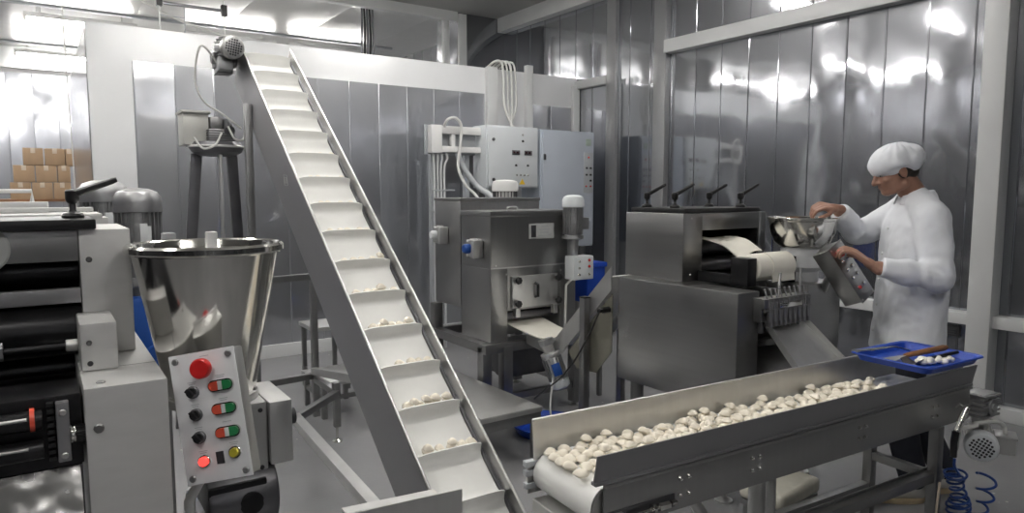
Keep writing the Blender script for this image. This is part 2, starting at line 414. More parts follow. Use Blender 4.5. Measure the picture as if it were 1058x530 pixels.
OBJ = obj
def button_plate(parent, M, items, bs=1.0):
    """buttons on a panel; M maps (u across, v up, w out) of the panel to the world"""
    n = M.to_3x3() @ V((0, 0, 1))
    def P(u, v, w=0): return M @ V((u, v, w))
    for it in items:
        k, u, v = it[:3]
        c_ = P(u, v)
        def obj(name, mb, *a):
            if bs != 1 and k != 'text': bmesh.ops.transform(mb.bm, matrix=Matrix.Translation(c_) @ Matrix.Scale(bs, 4) @ Matrix.Translation(-c_), verts=mb.bm.verts)
            return OBJ(name, mb, *a)
        if k == 'estop':
            o = obj('emergency_button', MB().lathe([(0, .03), (.016, .029), (.0185, .025), (.0185, .016), (.012, .012), (.011, 0), (0, 0)], P(u, v), n, 24), RED, parent, 'red mushroom emergency stop button')
        elif k == 'knob':
            o = obj('selector_switch', MB().lathe([(0, .006), (.0085, .006), (.0115, .004), (.0115, 0), (0, 0)], P(u, v), n, 20), DARKST, parent)
            Mk = M @ Matrix.Translation(V((u, v, 0))) @ Matrix.Rotation(math.radians(it[3] if len(it) > 3 else 30), 4, 'Z')
            obj('switch_handle', MB().lathe([(0, .011), (.0088, .011), (.0092, .006), (0, .006)], P(u, v), n, 16).box(-.004, .004, -.009, .009, .009, .018, .0015, Mk), BLACK, o)
        elif k == 'pair':
            Mp = M @ Matrix.Translation(V((u, v, 0)))
            def slot(hw, r, z0, z1):
                pts = []
                for a in range(13): pts.append((hw + r * math.cos(-PI / 2 + PI * a / 12), r * math.sin(-PI / 2 + PI * a / 12), z0))
                for a in range(13): pts.append((-hw + r * math.cos(PI / 2 + PI * a / 12), r * math.sin(PI / 2 + PI * a / 12), z0))
                return [Mp @ V(p) for p in pts], n * (z1 - z0)
            o = obj('double_button', MB().prism(*slot(.0125, .0105, 0, .006)), POLISH, parent)
            def half(sg, x0):
                pts = [(sg * x0, -.008, .004), (sg * .0125, -.008, .004)] + [(sg * (.0125 + .008 * math.cos(a)), .008 * math.sin(a), .004) for a in [-PI / 2 + PI * q / 10 for q in range(1, 10)]] + [(sg * .0125, .008, .004), (sg * x0, .008, .004)]
                return [Mp @ V(p) for p in pts], n * .006
            obj('stop_half', MB().prism(*half(-1, .0045)), ORANGE, o, 'orange red stop half')
            obj('start_half', MB().prism(*half(1, .0045)), GREEN, o, 'dark green start half')
            obj('indicator_lens', MB().box(-.0042, .0042, -.008, .008, .004, .009, .001, Mp), WHITEK, o, 'pale lens between the two halves')
        elif k in ('red', 'yellow', 'lit'):
            o = obj('button_ring', MB().lathe([(0, .004), (.0105, .004), (.0115, .003), (.0115, 0), (0, 0)], P(u, v), n, 20), POLISH, parent)
            obj('button_cap', MB().lathe([(0, .011), (.007, .0105), (.0085, .008), (.0085, .003), (0, .003)], P(u, v), n, 20), {'red': RED, 'lit': REDLIT, 'yellow': YELLOW}[k], o)
        elif k == 'white':
            o = obj('push_button', MB().lathe([(0, .008), (.006, .008), (.007, .006), (.009, .004), (.0095, 0), (0, 0)], P(u, v), n, 16), POLISH, parent)
        elif k == 'label':
            o = obj('label_plate', MB().box(u - .007, u + .007, v - .011, v + .011, 0, .002, .0005, M), INK, parent)
        elif k == 'text':
            mb = MB()
            for q in range(it[4]):
                w = it[3] * (1 - .25 * (q % 2))
                mb.box(u - w / 2, u + w / 2, v - q * .0042 - .0006, v - q * .0042 + .0006, 0, .0006, 0, M)
            o = obj('caption', mb, GREYP if len(it) < 6 else it[5], parent)

# ================================================================ SLOPING CONVEYOR  (runs along +y, slope 38 deg)
XL, XR = 1.0, 1.285
Y0, Y1 = 1.80, 4.21
SL = .787; Zt = lambda y: .513 + SL * (y - 1.929)          # top edge of the side plates
ca = 1 / math.sqrt(1 + SL * SL); sa = SL * ca
UPV = V((0, ca, sa)); NRM = V((0, -sa, ca))               # along the slope / out of the belt
def on(y, x, off):                                          # point 'off' under (-) or over (+) the plate top edge, measured square to the slope
    return V((x, y, Zt(y))) + NRM * off
inc = thing('sloping_conveyor', 'tall sloping conveyor with white stepped belt between grey side plates', 'conveyor', (1.14, 3.0, 0))
def plate(x, th, d0, y0=1.80):
    Y0 = y0; a, b = on(Y0, x, 0), on(Y1 + .05, x, 0)
    c, d = on(Y1 + .05, x, -d0), on(Y0 + .05, x, -d0)
    return MB().prism([a, b, c, d], (th, 0, 0), .002)
obj('side_plate', plate(XL - .004, .006, .255, 1.905), GUARD, inc)
pr = plate(XR, .006, .255)
obj('side_plate', pr, STEEL, inc)
tr = MB()
for x in (XL + .001, XR + .002):
    tr.tube([on(Y0 if x > 1.1 else 1.905, x, .002), on(Y1 + .05, x, .002)], .0055, 8)
obj('plate_edge', tr, SATIN, inc)
# belt with shelves
BO = -.062                                                  # belt surface below plate edge
PITCH = .1535
prof = []
yk = [4.203 - PITCH * k for k in range(18)]
Ytop, Ybot = 4.26, 1.80
s_of = lambda y: (y - Y0) / ca
L0, L1 = 0.0, s_of(Ytop)
shelf = sorted([s_of(y) for y in yk if Y0 + .03 < y < Ytop - .05])
pts = [(L0, 0)]
for s in shelf:
    h = .050
    pts += [(s - .040, 0), (s - .024, .004), (s - .013, .014), (s - .006, .030), (s - .002, h - .006), (s + .001, h), (s + .006, h - .002), (s + .007, h - .012), (s + .010, .022), (s + .017, .010), (s + .030, .003), (s + .045, 0)]
pts += [(L1, 0)]
for k in range(1, 10):                                      # round the head drum
    a = PI * k / 10; pts.append((L1 + .045 * math.sin(a), -.045 + .045 * math.cos(a)))
pts += [(L1, -.09), (L0, -.09)]
for k in range(1, 10):
    a = PI * k / 10; pts.append((L0 - .045 * math.sin(a), -.045 - .045 * math.cos(a)))
org = on(Y0, 0, BO)
def bp(s, h, x): 
    p = org + UPV * s + NRM * h; return V((x, p.y, p.z))
nx = 9; xa, xb = XL + .010, XR - .012
t = bmesh.new(); rows = []
for s, h in pts:
    row = []
    for k in range(nx):
        u = k / (nx - 1)
        e = abs(2 * u - 1) ** 6
        row.append(t.verts.new(bp(s, h * (1 - .25 * e) if h > 0 else h, xa + (xb - xa) * u)))
    rows.append(row)
rows.append(rows[0])
for A, B in zip(rows, rows[1:]):
    for k in range(nx - 1): t.faces.new((A[k], A[k + 1], B[k + 1], B[k]))
bmesh.ops.recalc_face_normals(t, faces=t.faces)
bmesh.ops.solidify(t, geom=t.faces[:], thickness=.003)
bmesh.ops.recalc_face_normals(t, faces=t.faces)
bl = MB(); bl._merge(t)
obj('stepped_belt', bl, BELT, inc, angle=50)
# slide bed and dark strip in the belt gap
obj('belt_bed', MB().prism([on(Y0 + .06, XL + .004, BO - .012), on(Y1, XL + .004, BO - .012), on(Y1, XL + .004, BO - .055), on(Y0 + .06, XL + .004, BO - .055)], (XR - XL - .006, 0, 0)), FRAME, inc)
rs = MB().prism([on(Y0, XR - .010, BO + .012), on(Y1, XR - .010, BO + .012), on(Y1, XR - .010, BO), on(Y0, XR - .010, BO)], (.010, 0, 0))
obj('gap_shade', rs, DARKST, inc)  # dark strip stands in for the shaded gap between belt and plate
# head drum bearings and gear motor on the left plate
hd = on(Ytop, 0, BO - .045)
obj('head_bearing', MB().cyl((XR + .006, hd.y, hd.z), (XR + .03, hd.y, hd.z), .035, n=20, bev=.004), CAST, inc)
obj('drive_shaft', MB().cyl((XL - .06, hd.y, hd.z), (XL - .004, hd.y, hd.z), .014, n=14), SATIN, inc)
gm = obj('gear_motor', MB().box(XL - .135, XL - .03, hd.y - .055, hd.y + .055, hd.z - .062, hd.z + .05, .014)
   .box(XL - .125, XL - .04, hd.y - .06, hd.y + .06, hd.z - .09, hd.z - .055, .006)
   .cyl((XL - .05, hd.y, hd.z), (XL - .012, hd.y, hd.z), .05, n=24, bev=.004).cyl((XL - .15, hd.y - .02, hd.z), (XL - .13, hd.y - .02, hd.z), .04, n=20, bev=.004).box(XL - .12, XL - .05, hd.y - .085, hd.y - .05, hd.z - .06, hd.z + .0, .008), FRAME, inc)
mc = V((XL - .088, hd.y - .05, hd.z + .05)); ma = V((.12, -.97, -.12)).normalized()
fn = MB()
fn.cyl(mc, mc + ma * .12, .052, n=28)
for k in range(20):
    a = 2 * PI * k / 20
    q = V((0, 0, 1)).rotation_difference(ma)
    r0 = q @ V((math.cos(a), math.sin(a), 0))
    fn.bar(mc + r0 * .056 + ma * .01, mc + r0 * .056 + ma * .115, .004, .016, up=r0, bev=0)
obj('motor_body', fn, CAST, gm)
def fan_cover(c, ax, r, L, parent, m=SATIN, dark=INK):
    c = V(c); ax = V(ax).normalized()
    o = obj('fan_cover', MB().lathe([(r * .98, 0), (r, .004), (r, L * .75), (r * .93, L * .93), (r * .8, L), (0, L), (0, L - .004), (r * .78, L - .004), (r * .9, L * .9), (r * .95, L * .7), (r * .95, 0)], c, ax, 36), m, parent)
    q = V((0, 0, 1)).rotation_difference(ax)
    h = MB()
    st = r * .21
    for i in range(-3, 4):
        for j in range(-3, 4):
            x, y = i * st, j * st
            if math.hypot(x, y) < r * .70:
                p = c + q @ V((x, y, L + .0002))
                h.cyl(p - ax * .001, p + ax * .0012, st * .38, n=10)
    obj('vent_hole', h, dark, o)
    return o
fan_cover(mc + ma * .115, ma, .064, .05, gm)
obj('terminal_box', MB().box(mc.x - .045, mc.x + .03, mc.y - .09, mc.y - .01, mc.z - .135, mc.z - .06, .008), CAST, gm)
# support frame
sf = MB()
obj('support_leg', MB().box(.955, .995, 4.02, 4.06, .03, 1.98, .004), FRAME, inc)
obj('support_leg', MB().box(1.385, 1.425, 4.30, 4.34, .05, 1.30, .004), FRAME, inc)
obj('support_leg', MB().box(1.385, 1.425, 3.92, 3.96, .09, .36, .004), FRAME, inc)
obj('cross_rail', MB().bar((.975, 4.28, .32), (1.41, 4.32, .32), .04, .04).bar((.975, 4.05, .32), (.975, 4.30, .32), .04, .04), FRAME, inc)
obj('cross_rail', MB().bar((1.0, 4.28, .96), (1.39, 4.32, .96), .04, .04), FRAME, inc)
obj('cross_rail', MB().bar((1.405, 4.32, .30), (1.405, 3.92, .30), .04, .04), FRAME, inc)
obj('brace', MB().bar((1.385, 4.28, .36), (1.292, 2.95, .60), .04, .045), SATIN, inc)
obj('brace', MB().bar((1.38, 4.3, 1.26), (1.29, 3.70, 1.62), .035, .035), FRAME, inc)
obj('base_rail', MB().bar((1.06, 3.62, .30), (.99, 2.36, .30), .05, .045), SATIN, inc)
obj('base_rail', MB().bar((1.06, 3.60, .30), (1.40, 3.92, .30), .04, .04), FRAME, inc)
for x, y in ((1.405, 3.94), (.975, 4.04), (1.0, 2.42)):
    obj('levelling_foot', MB().lathe([(0, 0), (.030, 0), (.030, .006), (.010, .016), (.008, .022), (.008, .10), (0, .10)], (x, y, 0), n=18), POLISH, inc)
obj('support_leg', MB().box(.98, 1.02, 2.40, 2.44, .09, .29, .004), FRAME, inc)
# receiving trough round the belt's lower end
obj('infeed_guard', MB().prism([(.70, 1.895, .485), (1.055, 1.832, .485), (1.055, 1.832, .563), (.70, 1.895, .55)], (.001, .006, 0), .001).prism([(.70, 1.90, .545), (.985, 1.85, .551), (.985, 1.895, .551), (.70, 1.945, .545)], (0, 0, .006), .001), SATIN, inc)
obj('guard_bracket', MB().bar((1.03, 1.85, .50), (1.03, 1.91, .46), .03, .02).box(.72, .75, 1.90, 1.93, .0, .545, .003), FRAME, inc)
# faint diamond sticker on the left plate
dm = MB(); dc = on(3.36, XL - .0045, -.11)
E1, E2 = UPV, NRM
for i in range(2):
    r1, r2 = .042 - i * .018, .030 - i * .014
    q = [dc + E1 * r1, dc + E2 * r2, dc - E1 * r1, dc - E2 * r2]
    dm.tube(q + [q[0]], .0016, 4)
obj('warning_sticker', dm, LABELG, inc, 'faint diamond outline sticker')
cb = bez([(XL - .10, hd.y - .03, hd.z - .06), (.78, 4.20, 2.30), (.745, 4.22, 2.12), (.78, 4.2, 2.0), (.88, 4.2, 1.93), (.98, 4.22, 1.86)], 10)
obj('motor_cable', MB().tube(cb, .006, 8), CABLEW, inc, 'white looping motor cable')

# ================================================================ FRONT BELT CONVEYOR
RZ = -math.radians(3.72)
CO = V((1.21, 1.386, 0)); ZB = .70
fc = thing('belt_conveyor', 'low steel belt conveyor in front carrying dumplings on a white belt', 'conveyor', CO, RZ)
# local: x along the belt, y across (0 = near side plate, W = far), z up
LEN, W = 1.955, .30
obj('near_guard', MB().prism([(0, -.004, ZB + .006), (LEN + .01, -.004, ZB + .006), (LEN + .01, -.020, ZB + .085), (0, -.020, ZB + .085)], (0, .004, 0))
    .box(0, LEN, -.012, .01, ZB - .004, ZB + .006, .002), GUARD, fc, local=True)
obj('far_guard', MB().prism([(.0, W, ZB - .045), (LEN - .02, W, ZB - .045), (LEN - .02, W + .012, ZB + .09), (.0, W + .012, ZB + .09)], (0, .004, 0))
    .box(.002, LEN - .02, W + .008, W + .020, ZB + .085, ZB + .093, .003), SATIN, fc, local=True)
sp_ = obj('side_plate', MB().box(.03, LEN - .02, -.012, -.004, ZB - .14, ZB - .004, .002).box(.03, LEN - .02, -.022, -.012, ZB - .012, ZB - .002, .002), STEELH, fc, local=True)
obj('side_plate', MB().box(-.02, LEN - .02, W + .004, W + .012, ZB - .14, ZB - .04, .002), STEELH, fc, local=True)
for x, zs in ((.31, 1), (.345, 1), (1.18, 1), (.62, 1), (1.65, 1)):
    dx = .035
    for q in ((0, -.045), (dx, -.045), (0, -.085), (dx, -.085)) if x not in (.31, .345) else ((0, -.045), (0, -.095)):
        obj('bolt', MB().lathe([(0, .009), (.004, .009), (.0065, .006), (.0065, 0), (0, 0)], (x + q[0], -.012, ZB + q[1]), (0, -1, 0), 8), POLISH, sp_, local=True)
# belt: flat loop with drums
bt = MB(); t = bmesh.new(); R = .062; y0, y1 = .004, W - .004; rows = []
loop = [(LEN - .06, 0)]
for k in range(0, 13):
    a = PI * k / 12; loop.append((.055 - R * math.sin(a), -R + R * math.cos(a)))
loop.append((LEN - .06, -2 * R))
for k in range(1, 12):
    a = PI * k / 12; loop.append((LEN - .06 + R * math.sin(a), -R - R * math.cos(a)))
for x, z in loop: rows.append([t.verts.new((x, y, ZB - .016 + z)) for y in (y0, (y0 + y1) / 2, y1)])
rows.append(rows[0])
for A, B in zip(rows, rows[1:]):
    for k in range(2): t.faces.new((A[k], A[k + 1], B[k + 1], B[k]))
bmesh.ops.recalc_face_normals(t, faces=t.faces); bmesh.ops.solidify(t, geom=t.faces[:], thickness=.003)
bt._merge(t)
obj('belt', bt, BELT, fc, local=True)
for x in (.055, LEN - .06):
    obj('drum', MB().cyl((x, .003, ZB - .016 - R), (x, W - .003, ZB - .016 - R), R - .006, n=28), SATIN, fc, local=True)
obj('belt_bed', MB().box(.13, LEN - .14, .006, W - .006, ZB - .05, ZB - .022, .002), DARKST, fc, local=True)
# belt tensioner on the near side and edge strips at the open end
tn = obj('tensioner', MB().box(.03, .29, -.016, -.010, ZB - .125, ZB - .085, .002), DARKST, fc, local=True)
obj('tension_screw', MB().cyl((.05, -.028, ZB - .105), (.25, -.028, ZB - .105), .005, n=12).cyl((.215, -.028, ZB - .105), (.255, -.028, ZB - .105), .012, n=6).cyl((.19, -.028, ZB - .105), (.20, -.028, ZB - .105), .015, n=18).cyl((.265, -.026, ZB - .105), (.285, -.026, ZB - .105), .008, n=10), POLISH, tn, local=True)
obj('bearing_block', MB().box(.045, .09, -.034, -.012, ZB - .122, ZB - .09, .005).cyl((.07, -.03, ZB - .105), (.07, -.04, ZB - .105), .014, n=16), SATIN, tn, local=True)
es = MB()
for z, l in ((-.035, .10), (-.065, .02), (-.105, .10)): es.box(-.03, -.03 + l + .06, W - .002, W + .02, ZB + z - .018, ZB + z, .002)
obj('edge_strip', es, GREYP, fc, local=True)
obj('discharge_plate', MB().prism([(-.02, .02, ZB - .145), (.09, .02, ZB - .145), (.12, .02, .36), (-.02, .02, .36)], (0, W - .04, 0), .002), SATIN, fc, local=True)
# legs and lower rails
for x, y in ((.16, .02), (.16, W - .03), (1.72, -.002), (1.72, W - .03)):
    lg = obj('leg', MB().box(x - .02, x + .02, y - .018, y + .022, .05, ZB - .138, .003), FRAME, fc, local=True)
    obj('levelling_foot', MB().lathe([(0, 0), (.028, 0), (.028, .006), (.009, .016), (.008, .055), (0, .055)], (x, y + .002, 0), n=16), POLISH, lg, local=True)
obj('round_post', MB().cyl((.86, .16, .05), (.86, .16, ZB - .135), .030, n=20).cyl((.98, .2, .05), (.98, .2, ZB - .135), .022, n=20).lathe([(0, 0), (.06, 0), (.06, .008), (.03, .05), (0, .05)], (.86, .16, 0), n=20).lathe([(0, 0), (.05, 0), (.05, .008), (.022, .05), (0, .05)], (.98, .2, 0), n=20), SATIN, fc, local=True)
obj('lower_rail', MB().box(.14, 1.78, -.012, .028, .335, .375, .003).box(.16, 1.74, .024, .030, .373, .385, .001), FRAME, fc, local=True)
obj('lower_rail', MB().box(.14, 1.74, W - .045, W - .01, .20, .235, .003), FRAME, fc, local=True)
for x in (.16, 1.72): obj('cross_rail', MB().bar((x, .01, .355), (x, W - .03, .355), .035, .035), FRAME, fc, local=True)
obj('strut', MB().cyl((.42, .05, ZB - .15), (.60, .12, .36), .020, n=16), SATIN, fc, local=True)
obj('strut', MB().bar((1.40, .22, .20), (1.70, .02, .34), .03, .03), FRAME, fc, local=True)
# gearbox and motor at the far end
gx = LEN - .01
gb = obj('gearbox', MB().box(gx + .015, gx + .125, -.055, .05, ZB - .14, ZB - .035, .014), SATIN, fc, local=True)
fb = MB()
for k in range(5): fb.box(gx + .005, gx + .135, -.064, .06, ZB - .133 + k * .021, ZB - .124 + k * .021, .002)
fb.cyl((gx + .065, -.055, ZB - .09), (gx + .065, -.070, ZB - .09), .036, n=24, bev=.003).cyl((gx + .065, -.07, ZB - .09), (gx + .065, -.076, ZB - .09), .018, n=6)
obj('gearbox_rib', fb, CAST, gb, local=True)
obj('output_shaft', MB().cyl((gx - .06, .0, ZB - .08), (gx + .03, .0, ZB - .08), .013, n=14), SATIN, gb, local=True)
fcm = wm(fc)
Rr = V((math.cos(math.radians(34.2)), -math.sin(math.radians(34.2)), 0)); Ff = V((math.sin(math.radians(34.2)), math.cos(math.radians(34.2)), 0)); Up = V((0, 0, 1))
Cf = fcm @ V((gx + .035, -.045, ZB - .250)); dR = (Rr * .50 + Ff * .86 + Up * .06).normalized(); dS = (Rr * .86 - Ff * .50).normalized()
mo = obj('motor', MB().cyl(Cf, Cf + dR * .17, .046, n=28, bev=.004).bar(Cf + dR * .10 + Up * .03, Cf + dR * .10 + Up * .115, .06, .06, up=dS), ALU, fc)
rb = MB()
for k in range(18):
    a = 2 * PI * k / 18; r0 = dS * math.cos(a) + dR.cross(dS).normalized() * math.sin(a)
    rb.bar(Cf + dR * .02 + r0 * .049, Cf + dR * .15 + r0 * .049, .004, .014, up=r0, bev=0)
obj('cooling_rib', rb, ALU, mo)
tbc = Cf + dR * .07 + dS * .088 - Up * .004
obj('terminal_box', MB().box(-.035, .035, -.04, .04, -.038, .034, .008, frame3(dS, dR, Up, tbc)).box(-.040, .040, -.045, .045, .030, .040, .003, frame3(dS, dR, Up, tbc)), SATIN, mo)
fan_cover(Cf + dR * .015, -dR, .062, .055, mo, LGREY)
obj('motor_cable', MB().tube(bez([fcm @ V((gx - .10, -.03, ZB - .16)), fcm @ V((gx - .05, -.06, ZB - .15)), Cf + Up * .098 - dR * .02 - Rr * .03, Cf + Up * .105 + dS * .04, tbc + Up * .075 - dS * .01, tbc + Up * .04], 10), .0085, 10), CABLEW, mo, 'white curved motor cable')

# ---- dumplings ------------------------------------------------------------------
def dumpling_mesh(seed):
    r = random.Random(seed); t = bmesh.new()
    bmesh.ops.create_icosphere(t, subdivisions=3, radius=1)
    ph = r.uniform(0, 6)
    for v in t.verts:
        x, y, z = v.co
        rim = math.exp(-(z / .16) ** 2)
        k = 1 + .22 * rim * (1 + .25 * math.sin(9 * math.atan2(y, x) + ph)) * (.6 + .4 * (1 if y < .3 else .2))
        zz = z * (.78 if z > 0 else .5)
        v.co = V((x * k * .0175, y * k * .0150 + (.004 * math.cos(x * 2.2) - .003), zz * .0165))
    zmin = min(v.co.z for v in t.verts)
    for v in t.verts: v.co.z = max(v.co.z - zmin - .0015, 0)
    bmesh.ops.recalc_face_normals(t, faces=t.faces)
    me = bpy.data.meshes.new('dumpling'); t.to_mesh(me); t.free()
    me.materials.append(DOUGH); me.shade_smooth()
    return me
DM = [dumpling_mesh(k) for k in range(4)]
dbase = bpy.data.objects.new('dumpling', DM[0])
def dumpling(loc, rz, label, group, s=1.0, tilt=(0, 0), mesh=0):
    o = dbase.copy(); o.data = DM[mesh % 4]; COL.objects.link(o)
    o.location = loc; o.rotation_euler = (tilt[0], tilt[1], rz); o.scale = (s, s, s)
    o['label'] = label; o['category'] = 'dumpling'; o['group'] = group
    return o
rnd = random.Random(21); placed = []
ZBT = ZB - .014
tries = 0
while len(placed) < 196 and tries < 60000:
    tries += 1
    x = rnd.uniform(.02, 1.60); y = rnd.uniform(.075, W - .03)
    if x > 1.45 and rnd.random() < .5: continue
    if x < .12 and y < .06: continue
    if any((x - a) ** 2 + (y - b) ** 2 < .036 ** 2 for a, b in placed): continue
    placed.append((x, y))
for k, (x, y) in enumerate(placed):
    p = fcm @ V((x, y, ZBT + .0015))
    dumpling(p, rnd.uniform(0, 6.28), 'small pale dumpling riding flat on the low front belt', 'dumplings on the front conveyor belt', rnd.uniform(1.05, 1.25), (0, 0), k)
# a loose second layer riding on the first
top = []; tries = 0
while len(top) < 44 and tries < 9000:
    tries += 1
    i = rnd.randrange(len(placed)); x, y = placed[i]
    if x < .12 or y < .09: continue
    x += .019; y += .004
    if any((x - a) ** 2 + (y - b) ** 2 < .045 ** 2 for a, b in top): continue
    top.append((x, y))
for k, (x, y) in enumerate(top):
    dumpling(fcm @ V((x, y, ZBT + .0205)), rnd.uniform(0, 6.28), 'small pale dumpling resting on top of others on the front belt', 'dumplings on top of the front belt layer', rnd.uniform(.95, 1.1), (rnd.uniform(-.15, .15), rnd.uniform(-.15, .15)), k)
# dumplings behind the shelves of the sloping belt, most at the bottom
ORD = ['lowest', 'second lowest', 'third lowest', 'fourth lowest', 'fifth lowest', 'sixth lowest', 'seventh lowest', 'eighth lowest', 'ninth lowest', 'tenth lowest']
cnt = [7, 9, 8, 7, 6, 6, 5, 4, 4, 3]
slope = math.atan(SL)
vis = [s for s in shelf if s > .16][:10]
for f, s in enumerate(vis):
    xs = []
    tries = 0
    while len(xs) < cnt[f] and tries < 400:
        tries += 1
        lo = .085 if f in (2, 3) else .06
        x = XL + rnd.uniform(lo, .25) if f % 3 else XL + rnd.uniform(.05, .25)
        lay = 0 if len(xs) < 5 else 1
        if any(abs(x - a) < .030 and l == lay for a, l in xs): continue
        xs.append((x, lay))
    for k, (x, lay) in enumerate(xs):
        p = bp(s + .027 + .003 * (k % 2), .012 + lay * .022, x)
        dumpling(p, rnd.uniform(-.4, .4), 'pale dumpling heaped on the %s visible flight of the sloping belt' % ORD[f], 'dumplings on the %s flight' % ORD[f], rnd.uniform(.95, 1.1), (slope * .6, rnd.uniform(-.2, .2)), k)

# ---- blue tray with tools on the far end of the belt conveyor -------------------
TZ = ZB + .094
tw = lambda x, y, z: fcm @ V((x, y, z))
tc_ = V((2.985, 1.395, 0))
tray = thing('serving_tray', 'shallow bright blue tray resting across the far end of the front conveyor', 'tray', (tc_.x, tc_.y, TZ), RZ)
def rrect(hx, hy, r, z, n=6):
    out = []
    for cx, cy, a0 in ((hx - r, hy - r, 0), (-hx + r, hy - r, PI / 2), (-hx + r, -hy + r, PI), (hx - r, -hy + r, 1.5 * PI)):
        for k in range(n + 1):
            a = a0 + PI / 2 * k / n; out.append((cx + r * math.cos(a), cy + r * math.sin(a), z))
    return out
t = bmesh.new(); rows = []
for hx, hy, r, z in ((.178, .145, .03, .004), (.191, .158, .035, .030), (.205, .172, .04, .034), (.207, .174, .04, .028), (.193, .160, .035, .0265), (.180, .147, .03, 0)):
    rows.append([t.verts.new(p) for p in rrect(hx, hy, r, z)])
n = len(rows[0])
for A, B in zip(rows, rows[1:]):
    for k in range(n): t.faces.new((A[k], A[(k + 1) % n], B[(k + 1) % n], B[k]))
t.faces.new(rows[0]); t.faces.new(rows[-1][::-1])
bmesh.ops.recalc_face_normals(t, faces=t.faces)
b = MB(); b._merge(t); obj('tray_body', b, BLUE, tray, local=True)
tm = wm(tray); TP = lambda x, y, z: tm @ V((x, y, z))
kn = thing('dough_scraper', 'steel dough scraper with a long brown wooden handle lying on the blue tray', 'scraper', TP(.02, 0, .005), RZ)
a, e = TP(-.05, .02, .026), TP(.175, -.03, .045)
obj('handle', MB().tube([a, a.lerp(e, .1), a.lerp(e, .5), a.lerp(e, .92), e], [.008, .011, .0125, .013, .008], 12), WOOD, kn, 'brown wooden handle')
obj('blade', MB().prism([TP(-.05, .012, .024), TP(-.05, .030, .024), TP(-.13, .070, .012), TP(-.145, .01, .012)], (0, 0, .0025), .0005), SATIN, kn)
tg = thing('serving_tongs', 'thin steel tongs poking over the left edge of the blue tray', 'tongs', TP(-.12, .05, .03), RZ)
for s in (0, .018):
    obj('arm', MB().tube(bez([TP(-.26, .10 + s, .052), TP(-.16, .09 + s * .8, .049), TP(-.06, .075 + s * .3, .051), TP(-.02, .07, .047), TP(.03, .045, .032)], 6), .0042, 8), POLISH, tg)
sc2 = thing('serving_scoop', 'dark steel scoop lying at the front of the blue tray', 'scoop', TP(-.1, -.02, .005), RZ)
obj('bowl', MB().sheet([[TP(-.14 + .10 * i / 6, -.085 + .07 * j / 6 + .03 * i / 6, .007 + .028 * ((j - 3) / 3) ** 2 * (1 - .3 * i / 6)) for j in range(7)] for i in range(7)], .0025), DARKST, sc2)
obj('handle', MB().tube([TP(-.04, -.035, .016), TP(.02, -.06, .024), TP(.14, -.09, .040)], [.007, .008, .007], 10), BLACKM, sc2)
# leftover dough lumps
lb = MB(); r = random.Random(5)
for k in range(26):
    u = r.random()
    lb.ball(TP(-.055 + .15 * u, -.045 - .05 * u + r.uniform(-.022, .022), .012 + r.uniform(0, .012)), r.uniform(.010, .017), (1.2, 1, .75), n=2)
lo = obj('dough_scraps', lb, DOUGHS, label='heap of white dough scraps lying in the blue tray', cat='dough', kind='stuff')

# ---- air gun and coiled hose ----------------------------------------------------
GP = fcm @ V((1.78, -.035, ZB - .03))
ag = thing('air_gun', 'metal air blow gun hanging nozzle up on the conveyor end', 'air gun', tuple(GP), 0)
g0, g1 = D3 = (V((2.94, 1.21, .555)), V((3.005, 1.205, .64)))
obj('barrel', MB().tube([g0, g0.lerp(g1, .4), g0.lerp(g1, .42), g1], [.010, .010, .014, .013], 12), POLISH, ag)
obj('grip', MB().tube([g0, g0 + V((-.012, 0, -.04)), g0 + V((-.008, 0, -.10))], [.014, .013, .012], 12), BLACKM, ag)
obj('trigger', MB().tube([g0.lerp(g1, .3) + V((.012, -.008, -.004)), g0 + V((.014, -.006, -.03)), g0 + V((.012, -.004, -.075))], .004, 8), SATIN, ag)
obj('hook', MB().tube([g1, g1 + V((-.004, .022, .012)), g1 + V((-.006, .034, -.006))], .003, 8), SATIN, ag)
def coil(p0, p1, r, turns, sag=0, ph=0, n=20, seed=0):
    p0, p1 = V(p0), V(p1); out = []; rr = random.Random(seed)
    ax = (p1 - p0).normalized(); e1 = ax.orthogonal().normalized(); e2 = ax.cross(e1)
    N = int(turns * n)
    for k in range(N + 1):
        u = k / N; a = 2 * PI * turns * u + ph
        c = p0.lerp(p1, u) + V((sag * math.sin(PI * u), 0, 0)) + e1 * .012 * math.sin(u * 17 + seed)
        q = r * (1 + .25 * math.sin(u * 11 + seed))
        out.append(c + q * (math.cos(a) * e1 + math.sin(a) * e2))
    return out
hz = V((2.93, 1.205, .45))
hose = [hz, hz + V((0, 0, -.03))] + coil(hz + V((.01, 0, -.05)), hz + V((.07, -.015, -.37)), .034, 13, .01, 0, 18, 2)
low = hose[-1]
hose += bez([low, low + V((.05, -.03, -.06)), V((3.0, 1.15, .012)), V((3.04, 1.15, .03))], 6)[1:] + coil(V((3.05, 1.14, .05)), V((3.045, 1.13, .375)), .028, 6, -.015, 1, 18, 4)
obj('air_hose', MB().tube(hose, .0052, 6), BLUEH, None, 'dark blue coiled air hose hanging beside the conveyor end', 'hose')
obj('blue_rag', MB().prism([(2.70, 1.36, .60), (2.755, 1.35, .60), (2.765, 1.34, .565), (2.775, 1.34, .515), (2.735, 1.35, .55), (2.70, 1.36, .57)], (.004, .018, 0), .002), BLUE, None, 'small blue rag hanging under the front conveyor side plate', 'rag')
# thin yellowish cable down the conveyor leg
obj('power_cable', MB().tube(bez([fcm @ V(p) for p in ((1.70, -.034, .345), (1.69, -.032, .22), (1.705, -.03, .10), (1.73, -.03, .01), (1.85, -.08, .006))], 8), .005, 8), TAPE, None, 'thin cream cable running down the conveyor end leg', 'cable')
